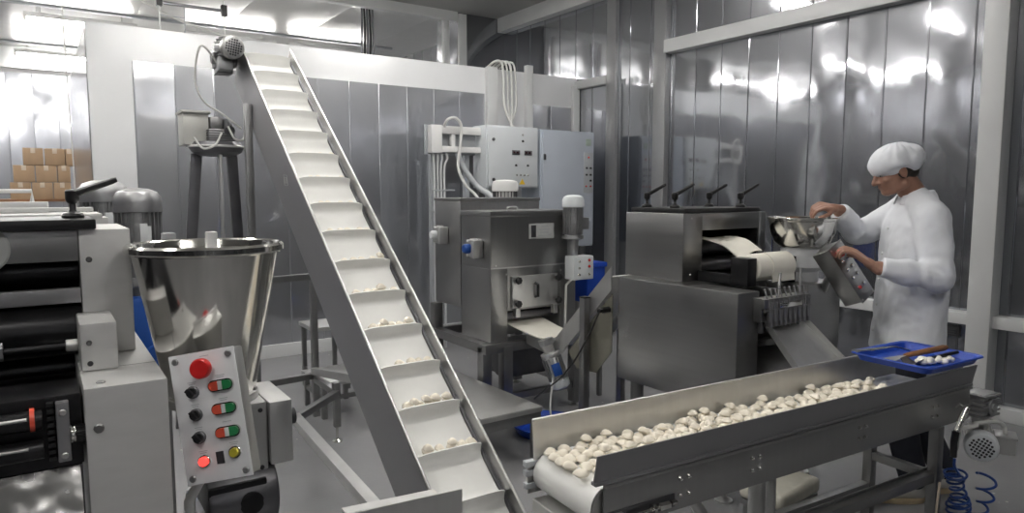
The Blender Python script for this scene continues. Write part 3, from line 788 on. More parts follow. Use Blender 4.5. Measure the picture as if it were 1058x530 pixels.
# pale sack on a low stand under the conveyor
sk = MB(); M = Matrix.Translation(V((2.72, 1.83, -.14)))
sk.box(-.17, .17, -.11, .11, .26, .335, .032, M @ Matrix.Rotation(.1, 4, 'Z'), 4)
ob = obj('flour_sack', sk, SACK, None, 'flat pale flour sack lying on a low stool under the front conveyor', 'sack')
st_ = thing('low_stool', 'low dark stool under the pale flour sack', 'stool', (2.72, 1.83, 0), .1)
obj('seat', MB().box(-.16, .16, -.10, .10, .09, .118, .004), FRAME, st_, local=True)
for x in (-.14, .14):
    for y in (-.08, .08): obj('leg', MB().box(x - .012, x + .012, y - .012, y + .012, 0, .092, .002), FRAME, st_, local=True)

# ================================================================ DUMPLING MACHINE
dmx = thing('dumpling_machine', 'large grey steel dumpling forming machine behind the front conveyor', 'machine', (3.0, 2.38, 0))
MX0, MX1, MY0, MY1 = 2.59, 3.42, 1.99, 2.775
cb_ = obj('lower_cabinet', MB().box(MX0, 2.745, MY0, MY1, .475, 1.037, .006).box(2.745, 3.13, 2.30, MY1, .475, 1.037, .004), STEEL, dmx)
obj('side_column', MB().box(3.13, MX1, MY0, MY1, .46, 1.037, .006), STEEL, dmx)
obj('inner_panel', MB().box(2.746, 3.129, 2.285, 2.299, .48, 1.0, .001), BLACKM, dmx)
for x, y in ((2.67, 2.70), (2.67, 2.10), (3.3, 2.10), (3.3, 2.70)):
    lg = obj('leg', MB().cyl((x, y, .055), (x, y, .478), .036, n=24, bev=.003), FRAME, dmx)
    obj('levelling_foot', MB().lathe([(0, 0), (.042, 0), (.042, .01), (.014, .022), (.012, .06), (0, .06)], (x, y, 0), n=20), SATIN, lg)
# upper housing with an opening in its front
HX0, HX1, HY0, HY1, HZ0, HZ1 = 2.69, 3.36, 2.412, 2.83, 1.037, 1.385
hs = MB()
hs.box(HX0, 2.835, HY0, HY1, HZ0, HZ1, .005).box(3.30, HX1, HY0, HY1, HZ0, HZ1, .004)
hs.box(2.83, 3.305, HY0, HY1, 1.297, HZ1, .004).box(2.83, 3.305, HY1 - .02, HY1, HZ0, HZ1, .002)
obj('upper_housing', hs, STEEL, dmx)
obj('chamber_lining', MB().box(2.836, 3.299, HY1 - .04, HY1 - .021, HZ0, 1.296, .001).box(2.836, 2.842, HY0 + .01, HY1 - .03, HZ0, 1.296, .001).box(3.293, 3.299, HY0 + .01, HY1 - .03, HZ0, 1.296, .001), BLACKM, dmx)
obj('inner_roller', MB().cyl((2.845, 2.55, 1.19), (3.292, 2.55, 1.19), .040, n=28, bev=.003), DARKST, dmx)
obj('inner_roller', MB().cyl((2.845, 2.52, 1.10), (3.292, 2.52, 1.10), .042, n=28, bev=.003), DARKST, dmx)
cv = obj('cover_plate', MB().box(2.715, 3.325, 2.425, 2.815, HZ1 + .001, HZ1 + .026, .004), BLACK, dmx, 'matt black cover plate')
for x, y in ((2.78, 2.76), (2.785, 2.56), (3.2, 2.68), (3.25, 2.5)):
    clamp_lever((x, y, HZ1 + .026), (.85, -.30, .25), cv, 1.35)
for p in ((2.75, HY0, 1.36), (3.33, HY0, 1.28), (2.75, HY0, 1.07)): screw(p, (0, -1, 0), .006, .003, dmx)
# dough roll and its holders
RC = V((0, 2.15, 1.122))
obj('roll_bracket', MB().box(2.80, 2.868, 2.10, 2.20, 1.037, 1.175, .004).box(2.80, 2.83, 2.2, 2.41, 1.037, 1.09, .004), BLACKM, dmx)
obj('roll_bracket', MB().box(3.167, 3.174, 2.09, 2.21, 1.0, 1.17, .002), BLACKM, dmx)
obj('roll_shaft', MB().cyl((2.81, 2.15, 1.122), (3.168, 2.15, 1.122), .014, n=16), SATIN, dmx)
obj('support_bar', MB().box(2.87, 3.129, 2.23, 2.284, 1.0, 1.04, .003), STEEL, dmx)
# dough
dr = obj('dough_roll', MB().lathe([(.015, 0), (.056, 0), (.066, .008), (.069, .022), (.069, .27), (.064, .285), (.054, .291), (.015, .291)], (2.872, 2.15, 1.122), (1, 0, 0), 48), DOUGHS, None, 'thick white roll of dough on the front of the dumpling machine', 'dough')
rows = []
for i in range(15):
    u = i / 14; row = []
    for k in range(11):
        w = k / 10
        y = 2.60 - .37 * u
        z = 1.245 + .014 * math.sin(PI * u * 1.1) - .02 * u * u - .028 * max(0, u - .75) / .25
        x = 2.86 + .24 * w + (.045 - .05 * w) * u + .012 * math.sin(u * 3 + w * 2)
        z += .006 * math.sin(w * 5 + u * 4) - .028 * (1 - w) ** 2 * u
        row.append((x, y, z))
    rows.append(row)
obj('dough_sheet', MB().sheet(rows, .006), DOUGHS, None, 'limp white sheet of dough sliding out of the dumpling machine opening', 'dough')
rows = []
for i in range(12):
    row = []
    for k in range(7):
        w = k / 6; a = PI * .55 - i * PI * .75 / 8 if i < 9 else None
        if i < 9: q = V((2.985 + .205 * w, 2.15 - .0725 * math.cos(a - PI / 2 + .25), 1.122 + .0725 * math.sin(a)))
        else: q = V((2.985 + .205 * w, rows[8][k][1] + .003 * (i - 8), rows[8][k][2] - .012 * (i - 8)))
        row.append(tuple(q))
    rows.append(row)
rows = []
for i in range(11):
    a = math.radians(100 - 10.5 * i * 1.0)
    rows.append([(2.975 + .180 * k / 6, 2.15 - .0735 * math.sin(math.radians(8 + 11 * i)), 1.122 + .0735 * math.cos(math.radians(8 + 11 * i))) for k in range(7)])
for i in range(3): rows.append([(x, y - .001, z - .012) for x, y, z in rows[-1]])
obj('dough_flap', MB().sheet(rows, .004), DOUGHS, None, 'loose end of dough hanging over the front of the white dough roll', 'dough')
# forming unit: a bar with a comb of fingers
fu = obj('forming_unit', MB().bar((2.70, 1.965, .985), (3.06, 1.965, .985), .07, .045).bar((2.70, 1.975, .915), (3.06, 1.975, .915), .05, .035)
   .box(2.70, 2.72, 1.945, 2.28, .90, 1.01, .003).box(3.04, 3.06, 1.945, 2.28, .90, 1.01, .003), FRAME, dmx)
for k in range(9):
    x = 2.735 + k * .037
    obj('forming_finger', MB().bar((x, 1.932, 1.0), (x, 1.925, .90), .012, .012).cyl((x, 1.94, 1.005), (x, 1.955, 1.045), .0045, n=10).ball((x, 1.955, 1.045), .007, n=2).bar((x + .018, 1.94, .99), (x + .018, 1.94, .875), .016, .03), GUARD, fu)
obj('trim_strip', MB().box(2.80, 2.97, 1.915, 1.925, .962, .985, .002), POLISH, fu)
obj('tie_rod', MB().cyl((2.83, 1.95, 1.0), (2.87, 1.97, 1.115), .006, n=10).cyl((3.0, 1.95, 1.0), (3.03, 1.97, 1.13), .006, n=10).cyl((2.70, 1.93, .955), (3.06, 1.93, .955), .006, n=10), FRAME, fu)
for k in range(6):
    x = 2.75 + k * .055
    obj('die_cup', MB().cyl((x, 1.985, .84), (x, 1.985, .90), .018, n=14, bev=.003), DARKST, fu)
# chute
ch = MB()
A_, B_, C_, D_ = V((2.775, 2.02, .915)), V((3.07, 2.02, .90)), V((3.16, 1.72, .605)), V((2.755, 1.72, .61))
nrm = (B_ - A_).cross(D_ - A_).normalized()
if nrm.z < 0: nrm = -nrm
ch.prism([A_, B_, C_, D_], nrm * .003)
for a, b in ((A_, D_), (B_, C_)): ch.prism([a, b, b + nrm * .03, a + nrm * .03], (b - a).cross(nrm).normalized() * .003)
obj('chute', ch, SATIN, dmx)
obj('chute_bracket', MB().bar((2.80, 2.29, .70), (2.80, 1.93, .805), .02, .03).bar((3.11, 2.29, .70), (3.11, 1.93, .785), .02, .03), FRAME, dmx)
# hopper on the column
hc = (3.28, 2.13, 0)
hp = obj('hopper_bowl', MB().lathe([(.165, 1.362), (.172, 1.366), (.176, 1.362), (.174, 1.350), (.168, 1.346), (.160, 1.29), (.140, 1.235), (.11, 1.21), (.10, 1.21), (.10, 1.215), (.135, 1.24), (.156, 1.29), (.163, 1.346)], hc, n=56, closed=True), POLISH, dmx)
obj('hopper_throat', MB().lathe([(.10, 1.21), (.104, 1.20), (.104, 1.11), (.085, 1.085), (.085, 1.037), (.0, 1.037), (0, 1.05), (.08, 1.05), (.08, 1.09), (.098, 1.115), (.098, 1.20)], hc, n=40), FOG, dmx, 'dusty translucent grey hopper throat')
obj('hopper_filling', MB().lathe([(0, 1.30), (.06, 1.302), (.12, 1.29), (.145, 1.275), (.13, 1.245), (0, 1.24)], hc, n=40), DOUGHS, hp)
# control pendant
l = (Rr * .55 - Up * .84 - Ff * .08).normalized()
nn = (Rr * .52 - Ff * .76 + Up * .10); nn = (nn - l * nn.dot(l)).normalized()
ww = l.cross(nn).normalized()                               # across the button face
pc = V((3.13, 1.80, 1.125)) + Rr * .027
Mp = frame3(-ww if ww.dot(Rr) < 0 else ww, -l, nn, pc)
if Mp.determinant() < 0: Mp = frame3(ww, -l, -nn, pc)
Mface = Mp
cp = obj('control_pendant', MB().box(-.055, .055, -.145, .145, -.10, -.002, .006, Mp).box(-.059, .059, -.149, .149, -.004, .001, .002, Mp), STEEL, dmx)
Mf = Mp @ Matrix.Translation(V((0, 0, .0012)))
button_plate(cp, Mf, [('estop', -.022, .105), ('white', .022, .108), ('white', -.022, .062), ('white', .022, .062), ('white', -.022, .018), ('white', .022, .018), ('white', -.022, -.026), ('white', .022, -.026), ('red', -.020, -.082), ('white', .022, -.082)])
for u, v in ((-.047, .136), (.047, .136), (-.047, -.136), (.047, -.136)): screw(Mf @ V((u, v, 0)), Mf.to_3x3() @ V((0, 0, 1)), .005, .003, cp)
ar = Mp @ V((0, 0, -.09))
obj('pendant_arm', MB().tube(bez([ar, ar + V((.04, .06, -.02)), V((3.28, 2.0, 1.0)), V((3.28, 2.03, .95))], 6), .018, 14), SATIN, dmx)
# flour splash mark on the cabinet's near face
fm = MB(); r = random.Random(3)
for k in range(9):
    a = 2 * PI * k / 9 + r.uniform(-.2, .2); ln = r.uniform(.02, .05); c = V((MX0 - .0005, 2.70, .73))
    d = V((0, math.cos(a), math.sin(a))); s_ = V((0, -d.z, d.y))
    q = [c + d * .012 - s_ * .004, c + d * ln * .6 - s_ * .007, c + d * ln, c + d * ln * .6 + s_ * .007, c + d * .012 + s_ * .004]
    fm.prism(q, (-.0006, 0, 0))
obj('flour_splash', fm, mat('faint_flour', (.30, .30, .29), .4, .5, noise=.1, nscale=(30, 30, 30)), cb_, 'faint star shaped flour splash')
# ================================================================ DOUGH MIXER (middle)
BX0, BX1, BY0, BY1 = 2.36, 3.06, 3.715, 4.09
mx = thing('dough_mixer', 'boxy steel dough mixer with a hatch and white dough strip in the middle', 'mixer', (2.71, 3.90, 0))
body = MB().prism([(BX0, BY0, 1.0), (BX1, BY0, 1.0), (BX1, BY0, 1.335), (BX0, BY0, 1.335)], (0, BY1 - BY0, 0), .004)
body.box(BX0, BX0 + .13, BY0, BY1, .52, 1.0, .003).box(BX1 - .14, BX1, BY0, BY1, .52, 1.0, .003).box(BX0 + .13, BX1 - .14, BY0, BY1, .72, 1.0, .002).box(BX0 + .13, BX1 - .14, BY0 + .25, BY1, .5, .7, .002)
obj('mixer_body', body, STEELH, mx)
obj('front_seam', MB().box(BX0 + .001, BX1 - .001, BY0 - .004, BY0 + .002, 1.0, 1.008, .001), SATIN, mx)
lid = obj('mixer_lid', MB().box(BX0 - .008, BX1 + .008, BY0 - .012, BY1, 1.335, 1.372, .005), STEELH, mx)
obj('lid_pull', MB().tube(bez([(2.55, 3.80, 1.37), (2.55, 3.80, 1.392), (2.62, 3.80, 1.392), (2.62, 3.80, 1.37)], 6), .006, 8), SATIN, lid)
# rear bowl housing
obj('rear_housing', MB().box(2.36, 3.03, 4.10, 4.47, .70, 1.43, .005), STEELH, mx)
obj('rear_lid', MB().box(2.355, 3.035, 4.095, 4.475, 1.431, 1.452, .004), STEELH, mx)
def port(y, z, blue, label):
    o = obj('bearing_port', MB().lathe([(0, .05), (.050, .05), (.060, .042), (.066, .03), (.066, 0), (0, 0)], (BX0, y, z), (-1, 0, 0), 28), SATIN, mx, label)
    for k in range(6):
        a = 2 * PI * k / 6; c = V((BX0 - .03, y + .056 * math.cos(a), z + .056 * math.sin(a)))
        obj('port_nut', MB().cyl(c, c + V((-.024, 0, 0)), .009, n=6), SATIN, o)
    obj('port_cap', MB().lathe([(0, .095), (.024, .092), (.032, .08), (.032, .048), (0, .048)], (BX0, y, z), (-1, 0, 0), 24), blue, o)
    obj('gear_block', MB().box(BX0 - .075, BX0 - .002, y - .10, y - .06, z - .06, z + .06, .012), SATIN, o)
port(4.36, 1.19, WHITEK, 'round bearing port with pale cap')
port(3.90, 1.125, BLUEM, 'round bearing port with dark blue cap')
# hatch
ht = obj('hatch_door', MB().box(2.515, 2.885, BY0 - .022, BY0 - .002, .735, .945, .004), SATIN, mx)
obj('hatch_handle', MB().tube([(2.70, BY0 - .02, .80), (2.70, BY0 - .05, .805), (2.70, BY0 - .05, .885), (2.70, BY0 - .02, .89)], .010, 12), BLACK, ht)
for x, z in ((2.545, .92), (2.875, .92), (2.545, .765), (2.875, .765)):
    obj('clamp_knob', MB().lathe([(0, .04), (.018, .039), (.025, .034), (.026, .024), (.018, .014), (.010, .010), (.010, 0), (0, 0)], (x, BY0 - .022, z), (0, -1, 0), 7), BLACK, ht)
for x in (2.53, 2.84):
    obj('hatch_foot', MB().box(x, x + .035, BY0 - .04, BY0 - .004, .675, .735, .004), SATIN, ht)
obj('outlet_roller', MB().cyl((2.50, BY0 + .06, .675), (2.90, BY0 + .06, .675), .03, n=24, bev=.004), DARKST, mx)
pl = obj('data_plate', MB().box(2.66, 2.865, BY0 - .004, BY0 - .0005, 1.185, 1.285, .001), LABELG, mx)
obj('plate_marking', MB().box(2.675, 2.715, BY0 - .0055, BY0 - .004, 1.195, 1.275, .0005), INK, pl, 'black block at the left of the data plate')
tx = MB()
for k, (a, b) in enumerate(((.755, .815), (.74, .83), (.75, .82), (.735, .835))):
    tx.box(2 + a, 2 + b, BY0 - .005, BY0 - .004, 1.262 - k * .02, 1.268 - k * .02, 0)
obj('plate_marking', tx, GREYP, pl, 'faint grey lines on the data plate')
for x, z in ((2.48, .96), (2.93, .96), (2.40, 1.02)): screw((x, BY0, z), (0, -1, 0), .006, .003, mx)
# stand: legs and rails
for x, y in ((BX0 - .035, BY0 + .02), (2.46, BY0 - .02), (3.045, BY0 - .02), (2.33, 4.40), (3.03, 4.40)):
    lg = obj('leg', MB().box(x - .035, x + .035, y - .035, y + .035, .03, .50 if y < 4 else .70, .004), FRAME, mx)
    obj('levelling_foot', MB().lathe([(0, 0), (.035, 0), (.035, .008), (.012, .018), (.01, .035), (0, .035)], (x, y, 0), n=16), SATIN, lg)
obj('base_frame', MB().box(2.29, 3.08, BY0 - .05, BY0 - .0, .46, .52, .004).box(2.29, 3.08, 4.37, 4.43, .46, .52, .004).box(2.29, 2.36, BY0, 4.43, .46, .52, .004).box(3.02, 3.08, BY0, 4.43, .46, .52, .004), FRAME, mx)
obj('base_rail', MB().box(2.43, 3.08, BY0 - .04, BY0 - .005, .13, .175, .003).box(3.03, 3.065, BY0, 4.4, .13, .175, .003), FRAME, mx)
obj('drive_housing', MB().box(2.56, 2.92, 3.80, 4.15, .24, .44, .012).cyl((2.56, 3.86, .34), (2.51, 3.86, .34), .09, n=28, bev=.008), DARKST, mx)
# dough strip, its curved guide and small conveyor under the outlet
rows = []
for i in range(12):
    u = i / 11
    rows.append([(2.53 + .30 * k / 6 + .05 * u, BY0 + .10 - .36 * u, .625 - .06 * math.sin(u * PI / 2) + .004 * math.sin(k * 1.3 + u * 3)) for k in range(7)])
obj('dough_strip', MB().sheet(rows, .008), DOUGHS, None, 'broad white strip of dough sliding down from the mixer outlet', 'dough')

# vertical motor on the right corner of the mixer, with its small button box
vm = obj('stirrer_motor', MB().cyl((2.985, 3.655, 1.20), (2.985, 3.655, 1.40), .058, n=28), CAST, mx)
rb = MB()
for k in range(22):
    a = 2 * PI * k / 22; r0 = V((math.cos(a), math.sin(a), 0))
    rb.bar(V((2.985, 3.655, 1.21)) + r0 * .062, V((2.985, 3.655, 1.395)) + r0 * .062, .005, .014, up=r0, bev=0)
obj('cooling_rib', rb, CAST, vm)
obj('motor_cap', MB().lathe([(0, 1.475), (.04, 1.473), (.064, 1.462), (.074, 1.44), (.075, 1.395), (.070, 1.39), (0, 1.39)], (2.985, 3.655, 0), n=36), LGREY, vm, 'pale grey domed motor cap')
obj('terminal_box', MB().box(3.045, 3.10, 3.62, 3.69, 1.24, 1.32, .006), CAST, vm)
obj('motor_flange', MB().lathe([(0, 1.20), (.072, 1.20), (.074, 1.19), (.074, 1.178), (.04, 1.17), (.035, 1.05), (.05, 1.045), (.05, 1.03), (0, 1.03)], (2.985, 3.655, 0), n=32), CAST, vm)
bxm = obj('button_box', MB().box(2.92, 3.09, 3.56, 3.66, .905, 1.065, .006), LGREY, mx)
MM = frame3((1, 0, 0), (0, 0, 1), (0, -1, 0), (3.005, 3.5595, .985))
button_plate(bxm, MM, [('white', -.040, .045), ('red', .045, .050), ('white', -.040, 0), ('red', .045, .008), ('white', -.040, -.045), ('white', .045, -.045)])
obj('conduit', MB().tube([(2.95, 3.62, .906), (2.95, 3.68, .86), (2.95, 3.69, .52)], .009, 10), CABLEW, bxm)
# white covered motor behind the lid
vd = obj('cover_dome', MB().lathe([(0, 1.585), (.05, 1.583), (.088, 1.572), (.098, 1.555), (.098, 1.50), (.08, 1.495), (.08, 1.455), (0, 1.455)], (2.86, 4.30, 0), n=36), WHITEP, mx, 'white domed motor cover')
fl = MB()
for k in range(20):
    a = 2 * PI * k / 20; r0 = V((math.cos(a), math.sin(a), 0)); fl.bar(V((2.86, 4.30, 1.456)) + r0 * .084, V((2.86, 4.30, 1.497)) + r0 * .084, .005, .014, up=r0, bev=0)
obj('cooling_rib', fl, DARKST, vd)

# transfer conveyor from the mixer up to the dumpling machine
tr_ = thing('transfer_conveyor', 'narrow inclined steel conveyor between the mixer and the dumpling machine', 'conveyor', (2.75, 3.2, 0))
def tpl(x, m=GREYP):
    return MB().prism([(x, 3.66, .585), (x, 3.42, .555), (x, 3.34, .60), (x, 2.845, 1.085), (x, 2.845, .95), (x, 3.28, .515), (x, 3.40, .47), (x, 3.66, .50)], (.006, 0, 0), .001)
obj('side_plate', tpl(2.60), SATIN, tr_); obj('side_plate', tpl(2.93), SATIN, tr_)
rows = []
path = [(3.66, .545), (3.50, .525), (3.42, .525), (3.34, .56), (3.10, .785), (2.85, 1.03)]
pp = bez([(0, y, z) for y, z in path], 6)
obj('conveyor_belt', MB().sheet([[(x, p.y, p.z) for x in (2.612, 2.77, 2.925)] for p in pp], .006), BELT, tr_)
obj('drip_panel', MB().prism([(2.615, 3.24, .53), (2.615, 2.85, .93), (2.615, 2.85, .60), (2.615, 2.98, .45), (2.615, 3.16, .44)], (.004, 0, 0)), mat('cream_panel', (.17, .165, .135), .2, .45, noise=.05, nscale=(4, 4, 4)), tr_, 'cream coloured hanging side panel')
po = obj('stand_post', MB().box(2.555, 2.598, 3.02, 3.065, .04, .885, .003), FRAME, tr_)
obj('post_cap', MB().box(2.553, 2.600, 3.018, 3.067, .885, .892, .001), BLACK, po)
obj('stand_post', MB().box(2.94, 2.98, 3.12, 3.16, .04, .75, .003), FRAME, tr_)
obj('stand_rail', MB().box(2.5, 3.0, 3.07, 3.11, .14, .18, .003).box(2.50, 2.60, 3.0, 3.07, 0, .045, .003).box(2.90, 3.0, 3.06, 3.17, 0, .045, .003), FRAME, tr_)
se = obj('sensor', MB().cyl((2.585, 2.86, .84), (2.52, 2.86, .84), .012, n=14, bev=.002).cyl((2.60, 2.86, .84), (2.55, 2.86, .84), .018, n=6), BLACK, tr_)
obj('sensor_cable', MB().tube(bez([(2.53, 2.862, .835), (2.54, 2.95, .70), (2.54, 3.08, .52), (2.52, 3.2, .38), (2.5, 3.3, .30), (2.46, 3.38, .22)], 6), .005, 8), RUBBER, se)
ax = V((.22, -.25, -.94)).normalized(); m0 = V((2.545, 3.36, .555))
dm_ = obj('drum_motor', MB().cyl(m0, m0 + ax * .05, .036, n=20, bev=.003).cyl(m0 + ax * .05, m0 + ax * .08, .060, n=24, bev=.003).cyl(m0 + ax * .08, m0 + ax * .235, .053, n=24, bev=.004), SATIN, tr_)
rb = MB()
q = V((0, 0, 1)).rotation_difference(ax)
for k in range(16):
    r0 = q @ V((math.cos(2 * PI * k / 16), math.sin(2 * PI * k / 16), 0))
    rb.bar(m0 + ax * .085 + r0 * .057, m0 + ax * .225 + r0 * .057, .005, .012, up=r0, bev=0)
obj('cooling_rib', rb, CAST, dm_)
obj('fan_cover', MB().lathe([(0, .062), (.035, .060), (.058, .048), (.061, .03), (.061, 0), (0, 0)], m0 + ax * .225, ax, 28), LGREY, dm_)
sd = q @ V((1, 0, 0))
f_ = V((-.45, -.85, .15)); f_ = (f_ - ax * f_.dot(ax)).normalized(); sx = ax.cross(f_).normalized()
obj('rating_label', MB().box(-.026, .026, -.038, .038, .062, .068, .001, frame3(sx, ax, f_, m0 + ax * .155) if sx.cross(ax).dot(f_) > 0 else frame3(-sx, ax, f_, m0 + ax * .155)), BLUEM, dm_, 'blue rating label')
obj('gear_flange', MB().cyl(m0 - ax * .035 - V((0.0, 0, 0)), m0, .050, n=8).cyl(m0 - ax * .02, m0 - ax * .02 + V((.06, 0, 0)), .018, n=14), CAST, dm_)
obj('motor_cable', MB().tube(bez([m0 + ax * .16 + V((-.03, -.03, 0)), V((2.52, 3.28, .28)), V((2.50, 3.26, .15)), V((2.53, 3.24, .05)), V((2.56, 3.22, .01))], 6), .006, 8), CABLEW, dm_)
# crate, basin and valve behind
cr = thing('blue_crate', 'upright blue plastic crate standing behind the transfer conveyor', 'crate', (3.25, 3.86, 0))
obj('crate_body', MB().box(3.19, 3.36, 3.74, 3.98, .70, .985, .015).box(3.18, 3.37, 3.73, 3.99, .955, .99, .008), BLUE, cr)
obj('crate_stand', MB().box(3.20, 3.23, 3.75, 3.78, 0, .70, .002).box(3.32, 3.35, 3.75, 3.78, 0, .70, .002).box(3.20, 3.23, 3.94, 3.97, 0, .70, .002).box(3.32, 3.35, 3.94, 3.97, 0, .70, .002), FRAME, cr)
obj('floor_basin', MB().lathe([(0, .004), (.17, .004), (.21, .06), (.225, .064), (.225, .058), (.18, .0), (0, 0)], (2.55, 3.36, 0), n=40), BLUE, None, 'shallow blue basin on the floor under the transfer conveyor', 'basin')
va = thing('drain_valve', 'small drain valve with black lever by the dumpling machine leg', 'valve', (2.52, 2.72, 0))
obj('valve_body', MB().cyl((2.52, 2.72, 0), (2.52, 2.72, .20), .016, n=16).cyl((2.48, 2.72, .15), (2.56, 2.72, .15), .022, n=16, bev=.003), DARKST, va)
obj('valve_lever', MB().bar((2.49, 2.72, .235), (2.55, 2.72, .245), .014, .01).cyl((2.52, 2.72, .19), (2.52, 2.72, .235), .007, n=10), BLACK, va)
obj('valve_band', MB().cyl((2.495, 2.72, .15), (2.51, 2.72, .15), .0235, n=16), YELLOW, va, 'yellow band')

# step bench left of the mixer and step stools behind the sloping conveyor
bn = thing('step_bench', 'low grey step bench in front of the mixer', 'bench', (2.05, 3.45, 0))
obj('bench_top', MB().prism([(1.84, 4.02, .27), (2.24, 4.02, .27), (2.27, 3.03, .27), (1.86, 3.03, .27)], (0, 0, .03), .004), SATIN, bn)
obj('bench_apron', MB().box(1.88, 2.26, 3.035, 3.06, .215, .27, .003).box(2.235, 2.26, 3.06, 4.0, .215, .27, .003), FRAME, bn)
for x, y in ((1.90, 3.06), (2.235, 3.06), (1.88, 3.98), (2.21, 3.98)): obj('leg', MB().box(x - .02, x + .02, y - .02, y + .02, 0, .272, .003), FRAME, bn)
def stool(x, y, h, lab, w=.30, d=.30, m=FRAME):
    s = thing('step_stool', lab, 'stool', (x, y, 0), 0, 'step stools behind the sloping conveyor')
    obj('seat', MB().box(x - w / 2, x + w / 2, y - d / 2, y + d / 2, h - .03, h, .004), SATIN, s)
    for i in (-1, 1):
        for j in (-1, 1): obj('leg', MB().box(x + i * (w / 2 - .03) - .016, x + i * (w / 2 - .03) + .016, y + j * (d / 2 - .03) - .016, y + j * (d / 2 - .03) + .016, 0, h - .028, .002), FRAME, s)
    obj('stretcher', MB().box(x - w / 2 + .04, x + w / 2 - .04, y - d / 2 + .02, y - d / 2 + .04, .12, .15, .002).box(x - w / 2 + .02, x - w / 2 + .04, y - d / 2 + .04, y + d / 2 - .04, .12, .15, .002), FRAME, s)
stool(1.62, 4.56, .25, 'lower step stool behind the sloping conveyor, nearer the conveyor foot', .34, .42)
stool(1.75, 5.12, .50, 'taller step stool behind the sloping conveyor, half hidden by its side plate', .30, .34)

# ================================================================ ELECTRICAL CABINETS at the cold room wall
sc_ = thing('switch_cabinet', 'tall blue grey electrical cabinet behind the mixer', 'cabinet', (4.50, 5.74, 0))
obj('cabinet_body', MB().box(4.16, 4.86, 5.62, 5.95, .92, 2.115, .008), BLUEGREY, sc_)
dr_ = obj('cabinet_door', MB().box(4.175, 4.845, 5.598, 5.619, .935, 2.10, .006), BLUEGREY, sc_)
obj('door_lock', MB().cyl((4.20, 5.598, 1.85), (4.20, 5.588, 1.85), .014, n=16).box(4.185, 4.215, 5.592, 5.598, 1.81, 1.87, .003), DARKST, dr_)
Mc = frame3((1, 0, 0), (0, 0, 1), (0, -1, 0), (4.77, 5.597, 1.70))
pn = obj('button_panel', MB().box(-.062, .062, -.22, .20, 0, .003, .001, Mc), GREYP, dr_)
button_plate(pn, Mc @ Matrix.Translation(V((0, 0, .003))), [('red', 0, .15), ('knob', -.028, .04), ('knob', .028, .04), ('knob', -.028, -.03), ('knob', .028, -.03), ('knob', .028, -.09), ('red', -.03, -.15), ('red', .03, -.15)])
obj('danger_label', MB().box(-.035, .035, .27, .34, 0, .002, .0005, Mc).box(-.025, .025, .285, .292, .002, .003, 0, Mc).box(-.025, .025, .315, .322, .002, .003, 0, Mc), mat('green_white_label', (.35, .42, .36), 0, .4, noise=.1, nscale=(30, 30, 30)), dr_, 'small greenish label')
for x in (4.22, 4.80):
    obj('cabinet_leg', MB().box(x - .025, x + .025, 5.72, 5.80, 0, .925, .003), FRAME, sc_)
kb = thing('control_box', 'pale grey wall control box with two displays, left of the tall cabinet', 'control box', (3.83, 5.68, 0))
obj('box_body', MB().box(3.52, 4.13, 5.62, 5.86, 1.53, 2.125, .008), LGREY, kb)
dk = obj('box_door', MB().box(3.535, 4.115, 5.598, 5.619, 1.545, 2.11, .006), LGREY, kb)
Mk2 = frame3((1, 0, 0), (0, 0, 1), (0, -1, 0), (3.83, 5.597, 1.82))
its = [('white', .10, .225), ('knob', .10, .165), ('knob', .02, -.07), ('knob', .16, -.07), ('knob', .18, .06), ('white', .03, -.165), ('white', .075, -.165), ('white', .12, -.165), ('white', .165, -.165)]
button_plate(dk, Mk2, [i for i in its if i[1] != .18])
for u in (.02, .165):
    o = obj('display', MB().box(u - .045, u + .045, .03, .075, 0, .006, .002, Mk2), DARKST, dk)
    obj('digits', MB().box(u - .035, u - .012, .045, .062, .006, .007, 0, Mk2).box(u + .002, u + .026, .045, .062, .006, .007, 0, Mk2), LCD, o)
obj('warning_triangle', MB().prism([Mk2 @ V(p) for p in ((.06, -.255, 0), (.13, -.255, 0), (.095, -.20, 0))], (0, -.002, 0)), mat('warning_yellow', (.75, .50, .03), 0, .4, noise=.03, nscale=(20, 20, 20)), dk, 'yellow warning triangle')
for u, v in ((-.24, .17), (-.24, -.21)): obj('door_latch', MB().cyl(Mk2 @ V((u, v, 0)), Mk2 @ V((u, v, .012)), .016, n=16, bev=.002).box(u - .004, u + .004, v - .012, v + .012, .012, .02, .001, Mk2), DARKST, dk)
obj('mount_post', MB().box(3.60, 3.65, 5.87, 5.92, 0, 2.1, .003).box(4.0, 4.05, 5.87, 5.92, 0, 2.1, .003).box(3.55, 4.1, 5.86, 5.87, 1.6, 2.05, .001), FRAME, kb)
# cable trunking with drops, conduits rising behind the box
ct = thing('cable_trunking', 'white cable trunking frame at the left of the control box', 'trunking', (3.24, 5.75, 0))
obj('trunking_channel', MB().box(3.0, 3.515, 5.70, 5.76, 2.03, 2.10, .005).box(3.0, 3.515, 5.70, 5.76, 1.86, 1.915, .005).box(2.98, 3.09, 5.69, 5.77, 1.85, 2.105, .005).box(3.2, 3.24, 5.71, 5.75, 1.9, 2.05, .003), WHITEP, ct)
obj('trunking_back', MB().box(2.96, 3.50, 5.78, 5.80, 1.84, 2.11, .002), GREYP, ct)
for x in (3.05, 3.42): obj('support_post', MB().box(x - .025, x + .025, 5.80, 5.85, 0, 2.1, .003), GREYP, ct)
for k, x in enumerate((3.02, 3.06, 3.10, 3.15)):
    obj('conduit_drop', MB().tube(bez([(x, 5.73, 1.86), (x + .005 * k, 5.73, 1.80), (3.02 + k * .035 + .012, 5.74, 1.70), (3.02 + k * .035 + .012, 5.74, 1.30), (3.02 + k * .035 + .012, 5.74, .01)], 6), .011, 8), PVC, ct)
